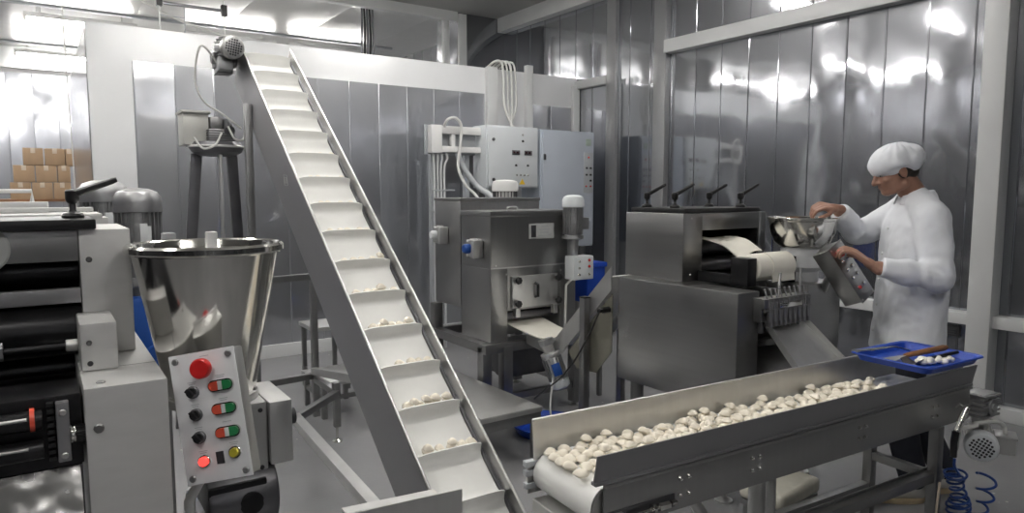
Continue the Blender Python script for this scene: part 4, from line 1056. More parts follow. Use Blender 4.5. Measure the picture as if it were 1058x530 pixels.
obj('conduit_clip', MB().box(3.01, 3.24, 5.725, 5.755, 1.50, 1.515, .003).box(3.01, 3.24, 5.725, 5.755, 1.30, 1.315, .003), GREYP, ct)
obj('flexible_hose', MB().tube(bez([(3.27, 5.73, 1.86), (3.32, 5.70, 1.72), (3.42, 5.62, 1.55), (3.5, 5.5, 1.45), (3.52, 5.4, 1.30), (3.4, 5.2, 1.0), (3.2, 4.9, .6), (3.1, 4.60, .58)], 8), .028, 12), GREYP, ct, 'thick grey flexible hose')
obj('white_cable', MB().tube(bez([(3.12, 5.72, 2.08), (3.13, 5.66, 2.15), (3.20, 5.64, 2.17), (3.27, 5.65, 2.10), (3.26, 5.66, 1.9), (3.24, 5.66, 1.72), (3.30, 5.62, 1.55), (3.38, 5.56, 1.45), (3.40, 5.3, 1.2), (3.2, 4.8, 1.2), (3.0, 4.49, 1.2)], 8), .014, 10), CABLEW, ct, 'looped white cable')
cd = thing('conduit_bundle', 'white conduits looping over the cold room wall down to the control box', 'conduit', (4.10, 6.12, 2.1))
for k in range(4):
    x = 4.10 + k * .05
    obj('conduit', MB().tube(bez([(x - .08, 6.38, 2.815), (x - .06, 6.26, 2.86), (x - .02, 6.20, 2.84), (x, 6.19, 2.70), (x + .005, 6.18, 2.4), (x - .02 - k * .06, 5.98, 2.16), (x - .04 - k * .07, 5.80, 2.126)], 6), .010 if k % 2 else .013, 8), CABLEW, cd)

# blank door pull: hanging things under the ceiling
hb = thing('cable_bundle', 'black bundle of cables hanging from the ceiling above the cold room', 'cables', (3.36, 8.05, CZ))
for k in range(5):
    x = 3.295 + k * .034
    obj('cable', MB().tube(bez([(x, 8.05 + .01 * (k % 2), CZ + .0), (x + .006, 8.05, 3.5), (x - .005 + .004 * k, 8.04, 3.3), (x - .002, 8.05, 3.05), (x + .004, 8.05, 2.79)], 5), .013, 8), RUBBER if k % 2 else DARKST, hb)
rk = thing('hanging_rack', 'thin wire rack hanging from the ceiling near the conveyor motor', 'rack', (1.24, 7.0, CZ))
wr = MB()
for x in (.965, 1.51):
    wr.cyl((x, 7.0, 2.90), (x, 7.0, CZ), .006, n=8)
obj('hanger_rod', wr, WHITEP, rk)
obj('rack_rail', MB().bar((.955, 7.0, 3.17), (1.52, 7.0, 3.17), .025, .025).bar((.965, 7.0, 2.91), (1.17, 7.0, 2.905), .02, .02), DARKST, rk)
obj('rack_wire', MB().bar((.965, 7.0, 3.06), (1.51, 7.0, 3.06), .008, .008).bar((1.17, 7.0, 2.9), (1.17, 7.0, 3.17), .008, .008), GREYP, rk)
obj('rack_clamp', MB().box(.94, .99, 6.97, 7.03, 3.14, 3.24, .004).box(1.485, 1.535, 6.97, 7.03, 3.12, 3.22, .004), BLACK, rk)
obj('overhead_cable', MB().tube(bez([(.4, 7.2, 3.45), (1.0, 7.2, 3.14), (1.5, 7.2, 2.99), (2.0, 7.2, 2.905), (2.2, 7.2, 2.81)], 8), .012, 8), CABLEW, None, 'white cable sagging across the upper left below the ceiling', 'cable')
obj('pull_cord', MB().tube([(.24, 7.2, CZ), (.242, 7.2, 2.9), (.255, 7.19, 1.9), (.262, 7.18, .9)], .005, 6), CABLEW, None, 'thin white cord hanging from the ceiling at the far left', 'cord')
# ================================================================ LEFT FOREGROUND MACHINE
lm = thing('sheeting_machine', 'dark rollered dough machine with aluminium side plates at the left edge', 'machine', (-.1, 2.0, 0))
bb = obj('base_block', MB().box(.052, .206, 1.62, 2.33, .04, 1.10, .004), ALU, lm)
screw((.075, 1.62, 1.015), (0, -1, 0), .010, .004, bb, FRAME); screw((.085, 1.66, 1.10), (0, 0, 1), .009, .004, bb, FRAME)
obj('seam_line', MB().box(.052, .206, 1.795, 1.798, 1.0995, 1.1006, 0), FRAME, bb)
ub = obj('side_plate', MB().box(.071, .180, 1.955, 2.26, 1.101, 1.408, .004), ALU, lm)
screw((.09, 1.955, 1.335), (0, -1, 0), .007, .004, ub, FRAME); screw((.088, 1.955, 1.14), (0, -1, 0), .006, .004, ub, FRAME)
br = obj('side_bracket', MB().box(.056, .128, 1.775, 1.954, 1.101, 1.208, .005), ALU, lm)
screw((.073, 1.775, 1.165), (0, -1, 0), .006, .004, br, FRAME); screw((.073, 1.775, 1.118), (0, -1, 0), .006, .004, br, INK)
XA, XB = -.62, .070
obj('top_cover', MB().box(XA, .108, 1.935, 2.22, 1.409, 1.433, .004), BLACK, lm, 'matt black top cover')
fs = obj('front_strip', MB().box(XA, XB, 1.958, 1.985, 1.333, 1.407, .003), FRAME, lm)
obj('round_badge', MB().lathe([(0, .004), (.052, .003), (.056, 0), (0, 0)], (-.118, 1.957, 1.368), (0, -1, 0), 36), LABELG, fs, 'pale round plate at the left end of the strip')
obj('back_panel', MB().box(XA, XB, 2.24, 2.26, .75, 1.40, .002), BLACKM, lm)
obj('front_strip', MB().box(XA, XB, 1.955, 1.98, 1.232, 1.268, .003), GUARD, lm)
obj('upper_roller', MB().cyl((XA, 2.08, 1.30), (XB, 2.08, 1.30), .055, n=36), BLACKM, lm)
obj('lower_roller', MB().cyl((XA, 1.99, 1.165), (XB, 1.99, 1.165), .062, n=36), BLACKM, lm)
obj('lower_roller', MB().cyl((XA, 2.10, 1.05), (XB, 2.10, 1.05), .055, n=36), BLACKM, lm)
sh = obj('adjuster_shaft', MB().cyl((XA, 1.86, 1.148), (.055, 1.86, 1.148), .007, n=14), BLACKM, lm)
obj('shaft_collar', MB().cyl((.030, 1.86, 1.148), (.055, 1.86, 1.148), .014, n=20, bev=.003), SATIN, sh)
obj('shaft_nut', MB().cyl((-.13, 1.86, 1.148), (-.085, 1.86, 1.148), .021, n=6), GUARD, sh)
obj('bed_plate', MB().box(XA, .05, 1.80, 2.0, 1.035, 1.055, .002), BLACKM, lm)
obj('scraper_plate', MB().box(-.02, .05, 1.70, 1.86, 1.060, 1.068, .002), SATIN, lm)
sl = obj('slide_block', MB().box(XA, .048, 1.66, 1.80, .935, 1.085, .004), BLACKM, lm)
for z in (1.045, .985):
    o = obj('spring_cylinder', MB().cyl((XA, 1.645, z), (-.02, 1.645, z), .020, n=20), BLACKM, sl)
    obj('glint_rod', MB().cyl((XA, 1.628, z + .008), (-.045, 1.628, z + .008), .0035, n=12), SATIN, o)  # light glint along the cylinder, modelled as a thin pale rod
obj('orange_ring', MB().cyl((-.040, 1.640, 1.048), (-.032, 1.640, 1.048), .0235, n=20), ORANGE, sl, 'orange ring on the upper spring cylinder')
cm = MB()
for k in range(9): cm.box(-.012, .000, 1.645, 1.662, .955 + k * .014, .963 + k * .014, .001)
obj('toothed_rack', cm, BLACK, sl)
hb_ = obj('holder_block', MB().box(.003, .026, 1.635, 1.66, .952, 1.075, .003), GUARD, sl)
for z in (1.055, .965): screw((.0145, 1.635, z), (0, -1, 0), .007, .003, hb_, SATIN)
kb_ = MB()
for k in range(18):
    a = 2 * PI * k / 18; kb_.bar((.034, 1.646 + .0165 * math.cos(a), 1.005 + .0165 * math.sin(a)), (.062, 1.646 + .0165 * math.cos(a), 1.005 + .0165 * math.sin(a)), .003, .003, bev=0)
kb_.cyl((.030, 1.646, 1.005), (.064, 1.646, 1.005), .016, n=24)
obj('knurled_knob', kb_, BLACK, sl)
obj('knob_ring', MB().cyl((.026, 1.646, 1.005), (.036, 1.646, 1.005), .0185, n=24, bev=.002), POLISH, sl)
dp = obj('delivery_plate', MB().prism([(XA, 1.655, .932), (.040, 1.655, .932), (.040, 1.47, .74), (XA, 1.47, .74)], (0, .003, .003), .001), mat('crumpled_sheet', (.55, .55, .55), 1, .22, noise=.16, nscale=(11, 11, 11), rvar=.1, bump=1.0, bscale=(9, 9, 9)), lm, 'creased bright sheet steel delivery plate')
screw((.030, 1.545, .819), (0, -.72, .70), .007, .004, dp, DARKST)
obj('lower_panel', MB().box(XA, .045, 1.67, 1.70, .03, .93, .002), DARKST, lm)
for x in (-.55, 0): obj('foot_block', MB().box(x, x + .05, 1.72, 2.2, 0, .045, .004), DARKST, lm)
clamp_lever((.066, 2.04, 1.433), (.86, -.20, .12), lm, 1.18)
# rear guide frame just visible over the top cover
rf = obj('rear_guide', MB().box(XA, .145, 2.30, 2.52, 1.418, 1.436, .003).box(XA, .02, 2.50, 2.56, 1.436, 1.468, .003).box(.10, .16, 2.30, 2.42, 1.38, 1.425, .003).box(-.10, .13, 2.42, 2.45, 1.44, 1.452, .002), ALU, lm)
obj('rear_leg', MB().box(-.3, -.25, 2.44, 2.5, 0, 1.42, .003).box(.08, .13, 2.44, 2.5, 0, 1.42, .003), FRAME, lm)
obj('rear_rail', MB().tube([(-.30, 2.52, 1.468), (-.30, 2.52, 1.50), (-.02, 2.52, 1.50), (-.02, 2.52, 1.468)], .006, 8), WHITEP, rf)

# ---- steel cone hopper on its gearbox -----------------------------------------------
hpx = thing('cone_hopper', 'large polished steel cone hopper between the left machine and the sloping conveyor', 'hopper', (.345, 1.89, 0))
c0 = (.343, 1.885, 0)
obj('hopper_cone', MB().lathe([(.171, 1.356), (.179, 1.360), (.182, 1.354), (.179, 1.346), (.170, 1.344), (.106, .985), (.100, .97), (.094, .97), (.100, .988), (.165, 1.344)], c0, n=72, closed=True), POLISH, hpx)
obj('hopper_rim', MB().lathe([(.166, 1.350), (.172, 1.366), (.180, 1.370), (.186, 1.364), (.186, 1.352), (.180, 1.348), (.172, 1.350)], c0, n=72, closed=True), POLISH, hpx)
obj('inner_floor', MB().lathe([(0, 1.03), (.112, 1.03), (.108, 1.02), (0, 1.02)], c0, n=48), DARKST, hpx)
obj('stirrer_shaft', MB().box(.340, .366, 1.86, 1.886, 1.02, 1.398, .004), SATIN, hpx)
gb2 = obj('gear_case', MB().box(.33, .452, 1.78, 2.0, .775, .965, .006), SATIN, hpx)
obj('gear_case_cover', MB().box(.454, .512, 1.765, 1.98, .80, .965, .006), SATIN, gb2)
for y, z in ((1.78, .945), (1.78, .795)): screw((.435, y, z), (0, -1, 0), .006, .004, gb2, INK)
obj('case_bolt', MB().cyl((.43, 1.84, .964), (.43, 1.84, .992), .014, n=6), FRAME, gb2)
obj('shaft_stub', MB().cyl((.512, 1.86, .89), (.545, 1.86, .89), .022, n=20, bev=.003), INK, gb2)
pb = obj('pump_body', MB().cyl((.30, 1.83, .72), (.47, 1.83, .72), .085, n=28, bev=.008).box(.28, .46, 1.77, 1.98, .60, .70, .01), DARKST, hpx)
obj('pump_bracket', MB().box(.30, .44, 1.755, 1.775, .68, .775, .004).cyl((.40, 1.757, .72), (.40, 1.745, .72), .03, n=20, bev=.003), BLACKM, pb)
obj('pedestal', MB().box(.27, .47, 1.80, 2.0, .02, .62, .006).box(.24, .50, 1.77, 2.03, 0, .03, .004), FRAME, hpx)
obj('hopper_collar', MB().cyl((.343, 1.885, .962), (.343, 1.885, .985), .112, n=40, bev=.003), SATIN, hpx)

# ---- white control box on a post ------------------------------------------------------
pa = thing('operator_box', 'tilted white control box with red, green and black buttons in front of the hopper', 'control box', (.27, 1.63, 0))
TL, TR_, BR, BLc = V((.2225, 1.688, 1.134)), V((.342, 1.611, 1.152)), V((.358, 1.551, .876)), V((.2337, 1.632, .843))
uu = ((TR_ - TL) + (BR - BLc)).normalized(); vv = ((TL - BLc) + (TR_ - BR)); vv = (vv - uu * vv.dot(uu)).normalized(); nv = uu.cross(vv).normalized()
cen = (TL + TR_ + BR + BLc) / 4
PW = ((TR_ - TL).length + (BR - BLc).length) / 4; PH = ((TL - BLc).length + (TR_ - BR).length) / 4
Mpn = frame3(uu, vv, nv, cen)
cb3 = obj('box_body', MB().box(-PW + .002, PW - .002, -PH + .002, PH - .002, -.055, -.003, .005, Mpn), SATIN, pa)
fp = obj('face_plate', MB().box(-PW, PW, -PH, PH, -.003, .001, .0015, Mpn), mat('panel_white', (.80, .81, .83), 0, .36, noise=.02, nscale=(10, 10, 10)), pa, 'white face plate')
Mq = Mpn @ Matrix.Translation(V((0, 0, .001)))
button_plate(fp, Mq, [
    ('estop', .006, .108), ('text', .006, .134, .02, 1),
    ('knob', -.030, .058, 40), ('knob', -.030, .008, 25), ('knob', -.030, -.043, 35),
    ('pair', .035, .064), ('pair', .035, .012), ('pair', .035, -.040),
    ('lit', -.028, -.096), ('label', .008, -.094), ('yellow', .042, -.088),
    ('text', -.030, .080, .020, 2), ('text', -.030, .030, .018, 2), ('text', -.030, -.021, .018, 2),
    ('text', .034, .086, .022, 2), ('text', .034, .034, .020, 2), ('text', .034, -.018, .02, 1), ('text', -.028, -.074, .020, 2), ('text', .042, -.066, .02, 2)], 1.22)
for u, v in ((-PW + .014, PH - .014), (PW - .014, PH - .014), (-PW + .014, -PH + .014), (PW - .014, -PH + .014)):
    screw(Mq @ V((u, v, 0)), nv, .0078, .004, fp, CAST)
p0 = cen - nv * .06 - vv * .08
obj('post', MB().tube([(.245, 1.665, .02), (.245, 1.665, .80), tuple(p0 + V((-.02, 0, .0)))], .012, 14), SATIN, pa)
obj('post_foot', MB().lathe([(0, 0), (.06, 0), (.06, .008), (.02, .02), (0, .02)], (.245, 1.665, 0), n=24), SATIN, pa)

# ---- two vertical motors on blue gear units ---------------------------------------------
def pump_motor(x, y, ztop, r, label):
    t = thing('vertical_motor', label, 'motor', (x, y, 0), 0, 'vertical motors behind the left machine')
    b = obj('motor_body', MB().cyl((x, y, ztop - .33), (x, y, ztop - .06), r * .84, n=28), CAST, t)
    f = MB()
    for k in range(26):
        a = 2 * PI * k / 26; d = V((math.cos(a), math.sin(a), 0))
        f.bar(V((x, y, ztop - .325)) + d * r * .88, V((x, y, ztop - .07)) + d * r * .88, .0045, r * .2, up=d, bev=0)
    obj('cooling_rib', f, CAST, b)
    obj('fan_cap', MB().lathe([(0, ztop), (r * .45, ztop - .003), (r * .82, ztop - .015), (r * .98, ztop - .035), (r, ztop - .055), (r, ztop - .088), (r * .97, ztop - .09), (0, ztop - .09)], (x, y, 0), n=40), CAST, t)
    obj('terminal_box', MB().box(x + r * .8, x + r * 1.45, y - .05, y + .02, ztop - .26, ztop - .17, .006), CAST, t)
    obj('rating_plate', MB().box(x - r * .05, x + r * .25, y - r * 1.0, y - r * .97, ztop - .21, ztop - .13, .001).box(x + r * .25, x + r * .4, y - r * .99, y - r * .96, ztop - .2, ztop - .14, .001), WHITEK, b, 'white rating plate')
    obj('flange', MB().lathe([(0, ztop - .33), (r * 1.05, ztop - .33), (r * 1.08, ztop - .345), (r * 1.08, ztop - .36), (r * .6, ztop - .37), (r * .6, ztop - .41), (0, ztop - .41)], (x, y, 0), n=32), CAST, t)
    obj('gear_unit', MB().box(x - r * .9, x + r * 1.25, y - r, y + r, ztop - .78, ztop - .40, .02).cyl((x + .03, y - r, ztop - .62), (x + .03, y - r - .03, ztop - .62), r * .5, n=24, bev=.004), BLUEM, t, 'blue painted gear unit')
    obj('pedestal', MB().box(x - r * .9, x + r * .9, y - r * .9, y + r * .9, .0, ztop - .775, .004), FRAME, t)
pump_motor(.300, 2.93, 1.512, .082, 'silver finned vertical motor nearer the hopper, in front of its twin')
pump_motor(.215, 3.28, 1.545, .090, 'silver finned vertical motor half hidden behind its nearer twin')

# ---- kettle with gearbox under the head of the sloping conveyor ---------------------------
kt = thing('mixing_kettle', 'steel mixing kettle with exposed gearbox under the top of the sloping conveyor', 'kettle', (.80, 4.35, 0))
kc = (.80, 4.33, 0)
obj('kettle_bowl', MB().lathe([(0, 1.70), (.09, 1.705), (.135, 1.725), (.15, 1.75), (.158, 1.752), (.158, 1.762), (.145, 1.765), (.13, 1.785), (0, 1.79)], kc, n=44), DARKST, kt)
obj('bowl_rim', MB().lathe([(.150, 1.752), (.160, 1.750), (.164, 1.757), (.160, 1.764), (.150, 1.762)], kc, n=44), SATIN, kt)
kg = obj('gear_case', MB().box(.745, .885, 4.26, 4.40, 1.785, 1.86, .012).box(.76, .83, 4.28, 4.37, 1.86, 1.93, .01), FRAME, kt)
gr = MB()
for k in range(5): gr.box(.74, .89, 4.255, 4.405, 1.79 + k * .014, 1.796 + k * .014, .002)
gr.cyl((.86, 4.25, 1.85), (.86, 4.36, 1.90), .03, n=18, bev=.004)
obj('case_rib', gr, DARKST, kg)
obj('feed_tray', MB().box(.62, .755, 4.30, 4.48, 1.766, 1.955, .004).box(.61, .765, 4.27, 4.49, 1.945, 1.958, .002), mat('pale_steel_box', (.62, .62, .58), .3, .4, noise=.04, nscale=(5, 5, 5)), kt)
obj('kettle_leg_and_reflection', MB().bar((.70, 4.40, 1.72), (.58, 4.62, .02), .06, .04), DARKST, kt)  # wide dark bar: reflection of legs, modelled as a solid leg
obj('kettle_leg_and_reflection', MB().bar((.90, 4.42, 1.72), (1.02, 4.66, .02), .06, .04), DARKST, kt)  # second dark reflection given the shape of a leg
obj('kettle_leg_and_reflection', MB().cyl((.80, 4.24, 1.72), (.79, 4.20, .0), .012, n=12), SATIN, kt)
obj('air_line', MB().tube(bez([(.66, 4.22, 1.80), (.70, 4.19, 1.74), (.76, 4.17, 1.76), (.80, 4.18, 1.83)], 8), .006, 8).tube(bez([(.84, 4.2, 1.87), (.87, 4.18, 1.80), (.92, 4.2, 1.80), (.945, 4.24, 1.86)], 8), .006, 8), CABLEW, kt, 'white looping air lines')

kt.location = (.875, 4.40, 0)
# ---- cardboard boxes on a pallet ------------------------------------------------------------
plt = thing('pallet', 'wooden pallet trolley under the stack of cardboard boxes', 'pallet', (-.03, 9.8, 0))
obj('deck', MB().box(-.42, .345, 9.54, 10.1, 1.38, 1.41, .004), WOOD, plt)
for x in (-.40, .28):
    for y in (9.56, 10.0): obj('leg', MB().box(x, x + .06, y, y + .06, 0, 1.382, .004), FRAME, plt)
def carton(x, z, label, w=.2, h=.19, y=9.56, rz=0):
    t = thing('cardboard_box', label, 'cardboard box', (x, y + .16, z), rz, 'stacked cardboard boxes')
    obj('carton', MB().box(-w / 2 + .004, w / 2 - .004, -.16, .16, 0, h - .003, .006), CARD, t, local=True)
    obj('tape_strip', MB().box(-.022, .022, -.161, .161, h - .0035, h - .002, .0003).box(-.022, .022, -.1612, -.16, h - .06, h - .002, .0003), TAPE, t, local=True)
R1 = ['leftmost', 'second from the left', 'third from the left', 'rightmost']
for k, x in enumerate((-.135, .075, .245)): carton(x, 1.602, 'cardboard box in the middle row of the stack, %s' % ('leftmost', 'in the centre', 'rightmost')[k], w=.205 if k < 2 else .13)
for k, x in enumerate((-.175, .030, .220)): carton(x, 1.41, 'cardboard box in the bottom row of the stack, %s' % ('leftmost', 'in the centre', 'rightmost')[k], w=.2 if k < 2 else .175)
for k, x in enumerate((-.040, .165)): carton(x, 1.794, 'cardboard box in the top row of the stack, %s' % ('leftmost', 'second')[k], h=.193, w=.2)
carton(.305, 1.794, 'cardboard box in the top row of the stack, rightmost against the cold room', h=.193, w=.078)
# ================================================================ WORKER
from mathutils import noise as mnoise
def voxel(mb, vs, smooth=6, disp=None):
    me = bpy.data.meshes.new('v'); mb.bm.to_mesh(me); mb.bm.free()
    o = bpy.data.objects.new('v', me); COL.objects.link(o)
    m = o.modifiers.new('r', 'REMESH'); m.mode = 'VOXEL'; m.voxel_size = vs; m.use_smooth_shade = True
    s = o.modifiers.new('s', 'SMOOTH'); s.factor = .5; s.iterations = smooth
    dg = bpy.context.evaluated_depsgraph_get(); dg.update()
    nm = bpy.data.meshes.new_from_object(o.evaluated_get(dg))
    bpy.data.objects.remove(o); bpy.data.meshes.remove(me)
    b = bmesh.new(); b.from_mesh(nm); bpy.data.meshes.remove(nm)
    if disp:
        b.normal_update()
        mv = [(v, v.normal * disp(v.co, v.normal)) for v in b.verts]
        for v, d in mv: v.co += d
    return b
F = V((-.80, .60, 0)).normalized(); LF = V((-.60, -.80, 0)).normalized()
man = thing('person', 'person in white coat and cap reaching over the steel hopper rim', 'person', (3.50, 1.66, 0))
Hc = V((3.447, 1.768, 1.602)); NB = V((3.558, 1.70, 1.455))
pit = math.radians(22)
HF = (F * math.cos(pit) - Up * math.sin(pit)).normalized(); HU = (Up * math.cos(pit) + F * math.sin(pit)).normalized()
H3 = Matrix((HF, LF, HU)).transposed()                      # head frame: x forward, y to the left, z up
def hp_(x, y, z): return Hc + H3 @ V((x, y, z))
bd = MB()
bd.ball(hp_(-.012, 0, .022), 1, (.094, .074, .092), H3)      # skull
bd.ball(hp_(.022, 0, -.035), 1, (.066, .060, .075), H3)      # face
bd.ball(hp_(.055, 0, -.088), 1, (.030, .034, .024), H3)      # chin
bd.cap(hp_(-.01, .045, -.075), .022, hp_(.045, .022, -.092), .018); bd.cap(hp_(-.01, -.045, -.075), .022, hp_(.045, -.022, -.092), .018)
bd.cap(hp_(.080, 0, .008), .010, hp_(.104, 0, -.030), .013)  # nose
bd.ball(hp_(.094, .011, -.034), .009, n=2); bd.ball(hp_(.094, -.011, -.034), .009, n=2)
bd.cap(hp_(.078, .018, -.060), .008, hp_(.078, -.018, -.060), .008); bd.cap(hp_(.076, .016, -.069), .008, hp_(.076, -.016, -.069), .008)
for s in (1, -1):
    bd.cap(hp_(.078, .012 * s, .022), .010, hp_(.060, .045 * s, .024), .010)  # brow
    bd.ball(hp_(.058, .040 * s, -.028), .020, n=2)                             # cheek
    bd.ball(hp_(-.008, .076 * s, -.012), 1, (.020, .008, .032), H3)            # ear
    bd.ball(hp_(-.010, .074 * s, -.035), 1, (.010, .007, .012), H3)
bd.cap(hp_(-.03, 0, -.05), .056, NB, .060)
SLp, EL, WL, KL = V((3.430, 1.565, 1.375)), V((3.352, 1.500, 1.105)), V((3.150, 1.688, 1.160)), V((3.106, 1.758, 1.222))
SRp, ER, WR, KR = V((3.660, 1.850, 1.365)), V((3.600, 2.02, 1.275)), V((3.335, 1.985, 1.412)), V((3.262, 2.02, 1.425))
PV = V((3.51, 1.67, .88)); CH = V((3.545, 1.695, 1.24))
bd.cap(NB, .06, CH, .10); bd.cap(CH, .105, PV, .105)
bd.cap(NB, .05, SLp, .055); bd.cap(NB, .05, SRp, .055)
bd.cap(CH + LF * .08, .08, PV + LF * .05, .10); bd.cap(CH - LF * .08, .08, PV - LF * .05, .10)
for a, e, w in ((SLp, EL, WL), (SRp, ER, WR)):
    bd.cap(a, .046, e, .038); bd.cap(e, .038, w.lerp(e, .1), .026)
FT1, FT2 = V((3.385, 1.625, 0)), V((3.625, 1.600, 0))        # left foot forward, right foot back
KN1, KN2 = V((3.395, 1.665, .48)), V((3.575, 1.70, .48))
AN1, AN2 = FT1 + V((.05, -.035, .09)), FT2 + V((.05, -.035, .09))
for hpv, kn, an, ft in ((PV + LF * .085, KN1, AN1, FT1), (PV - LF * .085, KN2, AN2, FT2)):
    bd.cap(hpv, .085, kn, .055); bd.cap(kn, .055, an, .038); bd.cap(an + V((0, 0, -.035)), .032, ft + F * .09 + V((0, 0, .035)), .026)
def hand(W, K, up, thumb, curls, spread=.0205, tlen=1.0):
    """palm from wrist W to knuckles K; up = back of the hand; thumb = +1/-1 side"""
    d = (K - W).normalized(); side = d.cross(up).normalized(); u = side.cross(d).normalized()
    for k in range(4):
        o = (k - 1.5) * spread
        bd.cap(W + side * o * .55 + d * .012, .015, K + side * o - d * .01, .0125)
    bd.cap(W.lerp(K, -.35), .024, W + d * .02, .023)
    ln = (.82, .98, 1.0, .90) if thumb < 0 else (.90, 1.0, .98, .82)
    ln = ln if True else ln
    for k in range(4):
        o = (k - 1.5) * spread
        idx = k if thumb < 0 else 3 - k                      # 0 = index next to the thumb
        L = (.92, 1.0, .95, .78)[idx]
        p = K + side * o; ang = 0; r = .0095
        fan = (k - 1.5) * .05
        for seg, (l, c) in enumerate(zip((.042, .027, .022), curls[idx])):
            ang += c
            v = (d * math.cos(ang) - u * math.sin(ang) + side * fan).normalized()
            q = p + v * l * L
            bd.cap(p, r, q, r - .0009); p, r = q, r - .0009
    # thumb leaves the side of the palm near its base
    p = W + d * .030 + side * thumb * .022 - u * .006
    v1 = (d * .62 + side * thumb * .72 - u * .25).normalized(); q = p + v1 * .040 * tlen
    v2 = (d * .88 + side * thumb * .30 - u * .40).normalized(); s2 = q + v2 * .030 * tlen
    v3 = (d * .85 - side * thumb * .05 - u * .55).normalized()
    bd.cap(p - v1 * .012, .014, q, .0115); bd.cap(q, .0112, s2, .010); bd.cap(s2, .010, s2 + v3 * .024, .0088)
cl = [(.35, .75, .6), (.40, .8, .65), (.45, .85, .65), (.5, .9, .7)]
hand(WL, KL, (Up + F * .2 - Rr * .1).normalized(), 1, cl)
cr_ = [(.55, .7, .5), (.65, .8, .5), (.75, .8, .6), (.85, .9, .6)]
hand(WR, KR, (Up * .8 + LF * .35).normalized(), -1, cr_)
body = obj('body', voxel(bd, .0042, 3), SKIN, man, angle=80)
for s in (1, -1):
    ey = obj('eye', MB().ball(hp_(.0715, .030 * s, .002), .0095, n=3), mat('eye_white', (.42, .40, .37), 0, .3, noise=.02, nscale=(9, 9, 9)), man, 'white of the eye')
    obj('iris', MB().ball(hp_(.0775, .030 * s, .000), .0055, n=2), HAIR, ey)
    obj('eyebrow', MB().tube(bez([hp_(.088, .014 * s, .020), hp_(.082, .030 * s, .024), hp_(.067, .047 * s, .020)], 5), .0035, 6), HAIR, man)
# hair under the cap, showing at the nape
hb2 = MB(); hb2.ball(hp_(-.030, 0, .008), 1, (.082, .081, .080), H3); hb2.ball(hp_(-.058, 0, -.036), 1, (.054, .064, .040), H3)
obj('hair', voxel(hb2, .006, 3), HAIR, man, angle=80)
# cap: soft, gathered, sitting back on the head
cp_ = MB()
c3 = H3 @ Matrix.Rotation(math.radians(6), 3, 'Y')
cp_.ball(hp_(-.012, 0, .045), 1, (.116, .098, .080), c3); cp_.ball(hp_(-.066, 0, .026), 1, (.092, .094, .076), c3)
cp_.lathe([(.0, -.02), (.098, -.016), (.103, .0), (.100, .022), (.0, .03)], hp_(-.006, 0, .030), (HU + HF * -.10).normalized(), 40)
obj('cap', voxel(cp_, .0055, 8, lambda p, n: .0035 * mnoise.noise(p * 28) + .0025 * math.sin(math.atan2((p - Hc).dot(LF), (p - Hc).dot(F)) * 16) * max(0, n.z)), CLOTH, man, 'soft white cap', angle=80)
# coat
ct_ = MB(); t = bmesh.new(); rings = []
for z, cx, cy, a, b in ((.700, 3.500, 1.690, .138, .205), (.712, 3.500, 1.690, .146, .212), (.85, 3.507, 1.685, .146, .205), (1.0, 3.515, 1.68, .145, .200), (1.12, 3.525, 1.682, .140, .198), (1.24, 3.535, 1.690, .138, .205), (1.34, 3.545, 1.697, .124, .200), (1.40, 3.555, 1.700, .104, .165), (1.45, 3.560, 1.701, .082, .105), (1.497, 3.552, 1.705, .070, .074)):
    rings.append([t.verts.new(V((cx, cy, z)) + F * a * math.cos(2 * PI * k / 40) + LF * b * math.sin(2 * PI * k / 40)) for k in range(40)])
for A, B in zip(rings, rings[1:]):
    for k in range(40): t.faces.new((A[k], A[(k + 1) % 40], B[(k + 1) % 40], B[k]))
t.faces.new(rings[0][::-1]); t.faces.new(rings[-1])
ct_._merge(t)
for a, e, w in ((SLp, EL, WL), (SRp, ER, WR)):
    ct_.cap(a, .082, e, .066, 24); ct_.cap(e, .066, w.lerp(e, .30), .056, 24)
    ww_ = w.lerp(e, .13); ct_.cyl(w.lerp(e, .34), ww_, .057, .050, 28)
ct_.cap(NB, .075, SLp, .080, 24); ct_.cap(NB, .075, SRp, .080, 24)
def folds(p, n):
    a = mnoise.noise(V((p.x * 7, p.y * 7, p.z * 3.2))) * .011
    b_ = math.sin((p - PV).dot(F) * 30 + p.z * 9 + 3 * mnoise.noise(p * 4)) * .0035
    d_ = 0
    for e in (EL, ER):
        q = (p - e).length
        d_ += .007 * math.sin(q * 95 + 4 * mnoise.noise(p * 9)) * math.exp(-(q / .11) ** 2)
    return a + b_ + d_ + .003 * mnoise.noise(p * 26)
coat = obj('coat', voxel(ct_, .008, 7, folds), CLOTH, man, 'white buttoned work coat', angle=80)
# collar flaps, button placket and buttons
fl_ = MB()
rows = []
for j, (r0, z) in enumerate(((.074, 1.506), (.086, 1.486), (.096, 1.455))):
    rows.append([V((3.553, 1.703, z)) + F * (r0 * 1.02 * math.cos(a)) + LF * (r0 * 1.10 * math.sin(a)) - Up * (.020 * (1 + math.cos(a)) * .5) for a in [PI * (.10 + 1.80 * k / 20) for k in range(21)]])
fl_.sheet(rows, .004)
obj('collar', fl_, CLOTH, coat)
for k in range(5):
    z = 1.32 - k * .125
    fr = {0: .128, 1: .146, 2: .150, 3: .154, 4: .16}[k]
    c = V((3.535 - .010 * k, 1.692 - .001 * k, z)) + F * fr
    obj('coat_button', MB().lathe([(0, .005), (.007, .004), (.008, 0), (0, 0)], c, F, 14), WHITEK, coat)
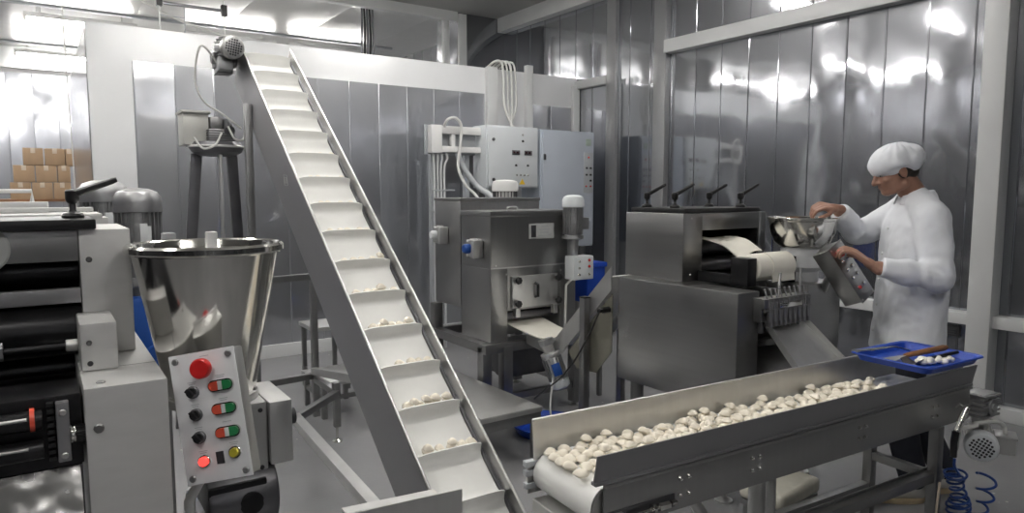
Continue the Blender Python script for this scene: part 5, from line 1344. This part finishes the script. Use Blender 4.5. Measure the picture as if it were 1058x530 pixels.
# trousers and shoes
tb = MB()
for hpv, kn, an in ((PV + LF * .085, KN1, AN1), (PV - LF * .085, KN2, AN2)):
    tb.cap(hpv, .092, kn, .080, 24); tb.cap(kn, .080, an + V((0, 0, .03)), .062, 24)
tb.cap(PV + LF * .05, .10, PV - LF * .05, .10)
obj('trousers', voxel(tb, .009, 6, lambda p, n: .007 * mnoise.noise(V((p.x * 9, p.y * 9, p.z * 5)))), TROUSER, man, 'dark loose trousers', angle=80)
for ft in (FT1, FT2):
    s = MB(); o = ft
    s.cap(o - F * .085 + Up * .050, .040, o + F * .03 + Up * .052, .043); s.cap(o + F * .02 + Up * .048, .042, o + F * .115 + Up * .040, .036); s.cap(o - F * .06 + Up * .05, .042, o - F * .058 + Up * .095, .046)
    so = obj('shoe', voxel(s, .006, 4), SHOE, man, 'pale shoe', angle=80)
    q = []
    for k in range(28):
        a = 2 * PI * k / 28; L_ = .150 if math.cos(a) > 0 else .128
        q.append(o + F * (.008 + L_ * math.cos(a)) + LF * (.050 - .006 * math.cos(a)) * math.sin(a) * (1 if abs(math.sin(a)) > 0 else 1))
    obj('shoe_sole', MB().prism(q, (0, 0, .024), .003), SOLE, so, 'tan rubber sole')
# ================================================================ CAMERA, WORLD, COLOUR
cam = bpy.data.cameras.new('camera'); co = bpy.data.objects.new('camera', cam); COL.objects.link(co)
co.location = (0, 0, 1.5); co.rotation_euler = (math.radians(90 - 5.4), 0, -math.radians(34.2))
cam.sensor_fit = 'HORIZONTAL'; cam.sensor_width = 36; cam.lens = 715 / 1058 * 36; cam.clip_start = .02
S.camera = co
w = bpy.data.worlds.new('world'); S.world = w; w.use_nodes = True
w.node_tree.nodes['Background'].inputs['Color'].default_value = (.5, .5, .5, 1); w.node_tree.nodes['Background'].inputs['Strength'].default_value = .05
vs = S.view_settings; vs.view_transform = 'Standard'; vs.look = 'None'; vs.gamma = 1; vs.use_curve_mapping = False; vs.exposure = EXPO
S.cycles.use_denoising = True
S.cycles.max_bounces = 8; S.cycles.glossy_bounces = 5; S.cycles.diffuse_bounces = 4
S.cycles.sample_clamp_indirect = 6
S.cycles.caustics_reflective = True
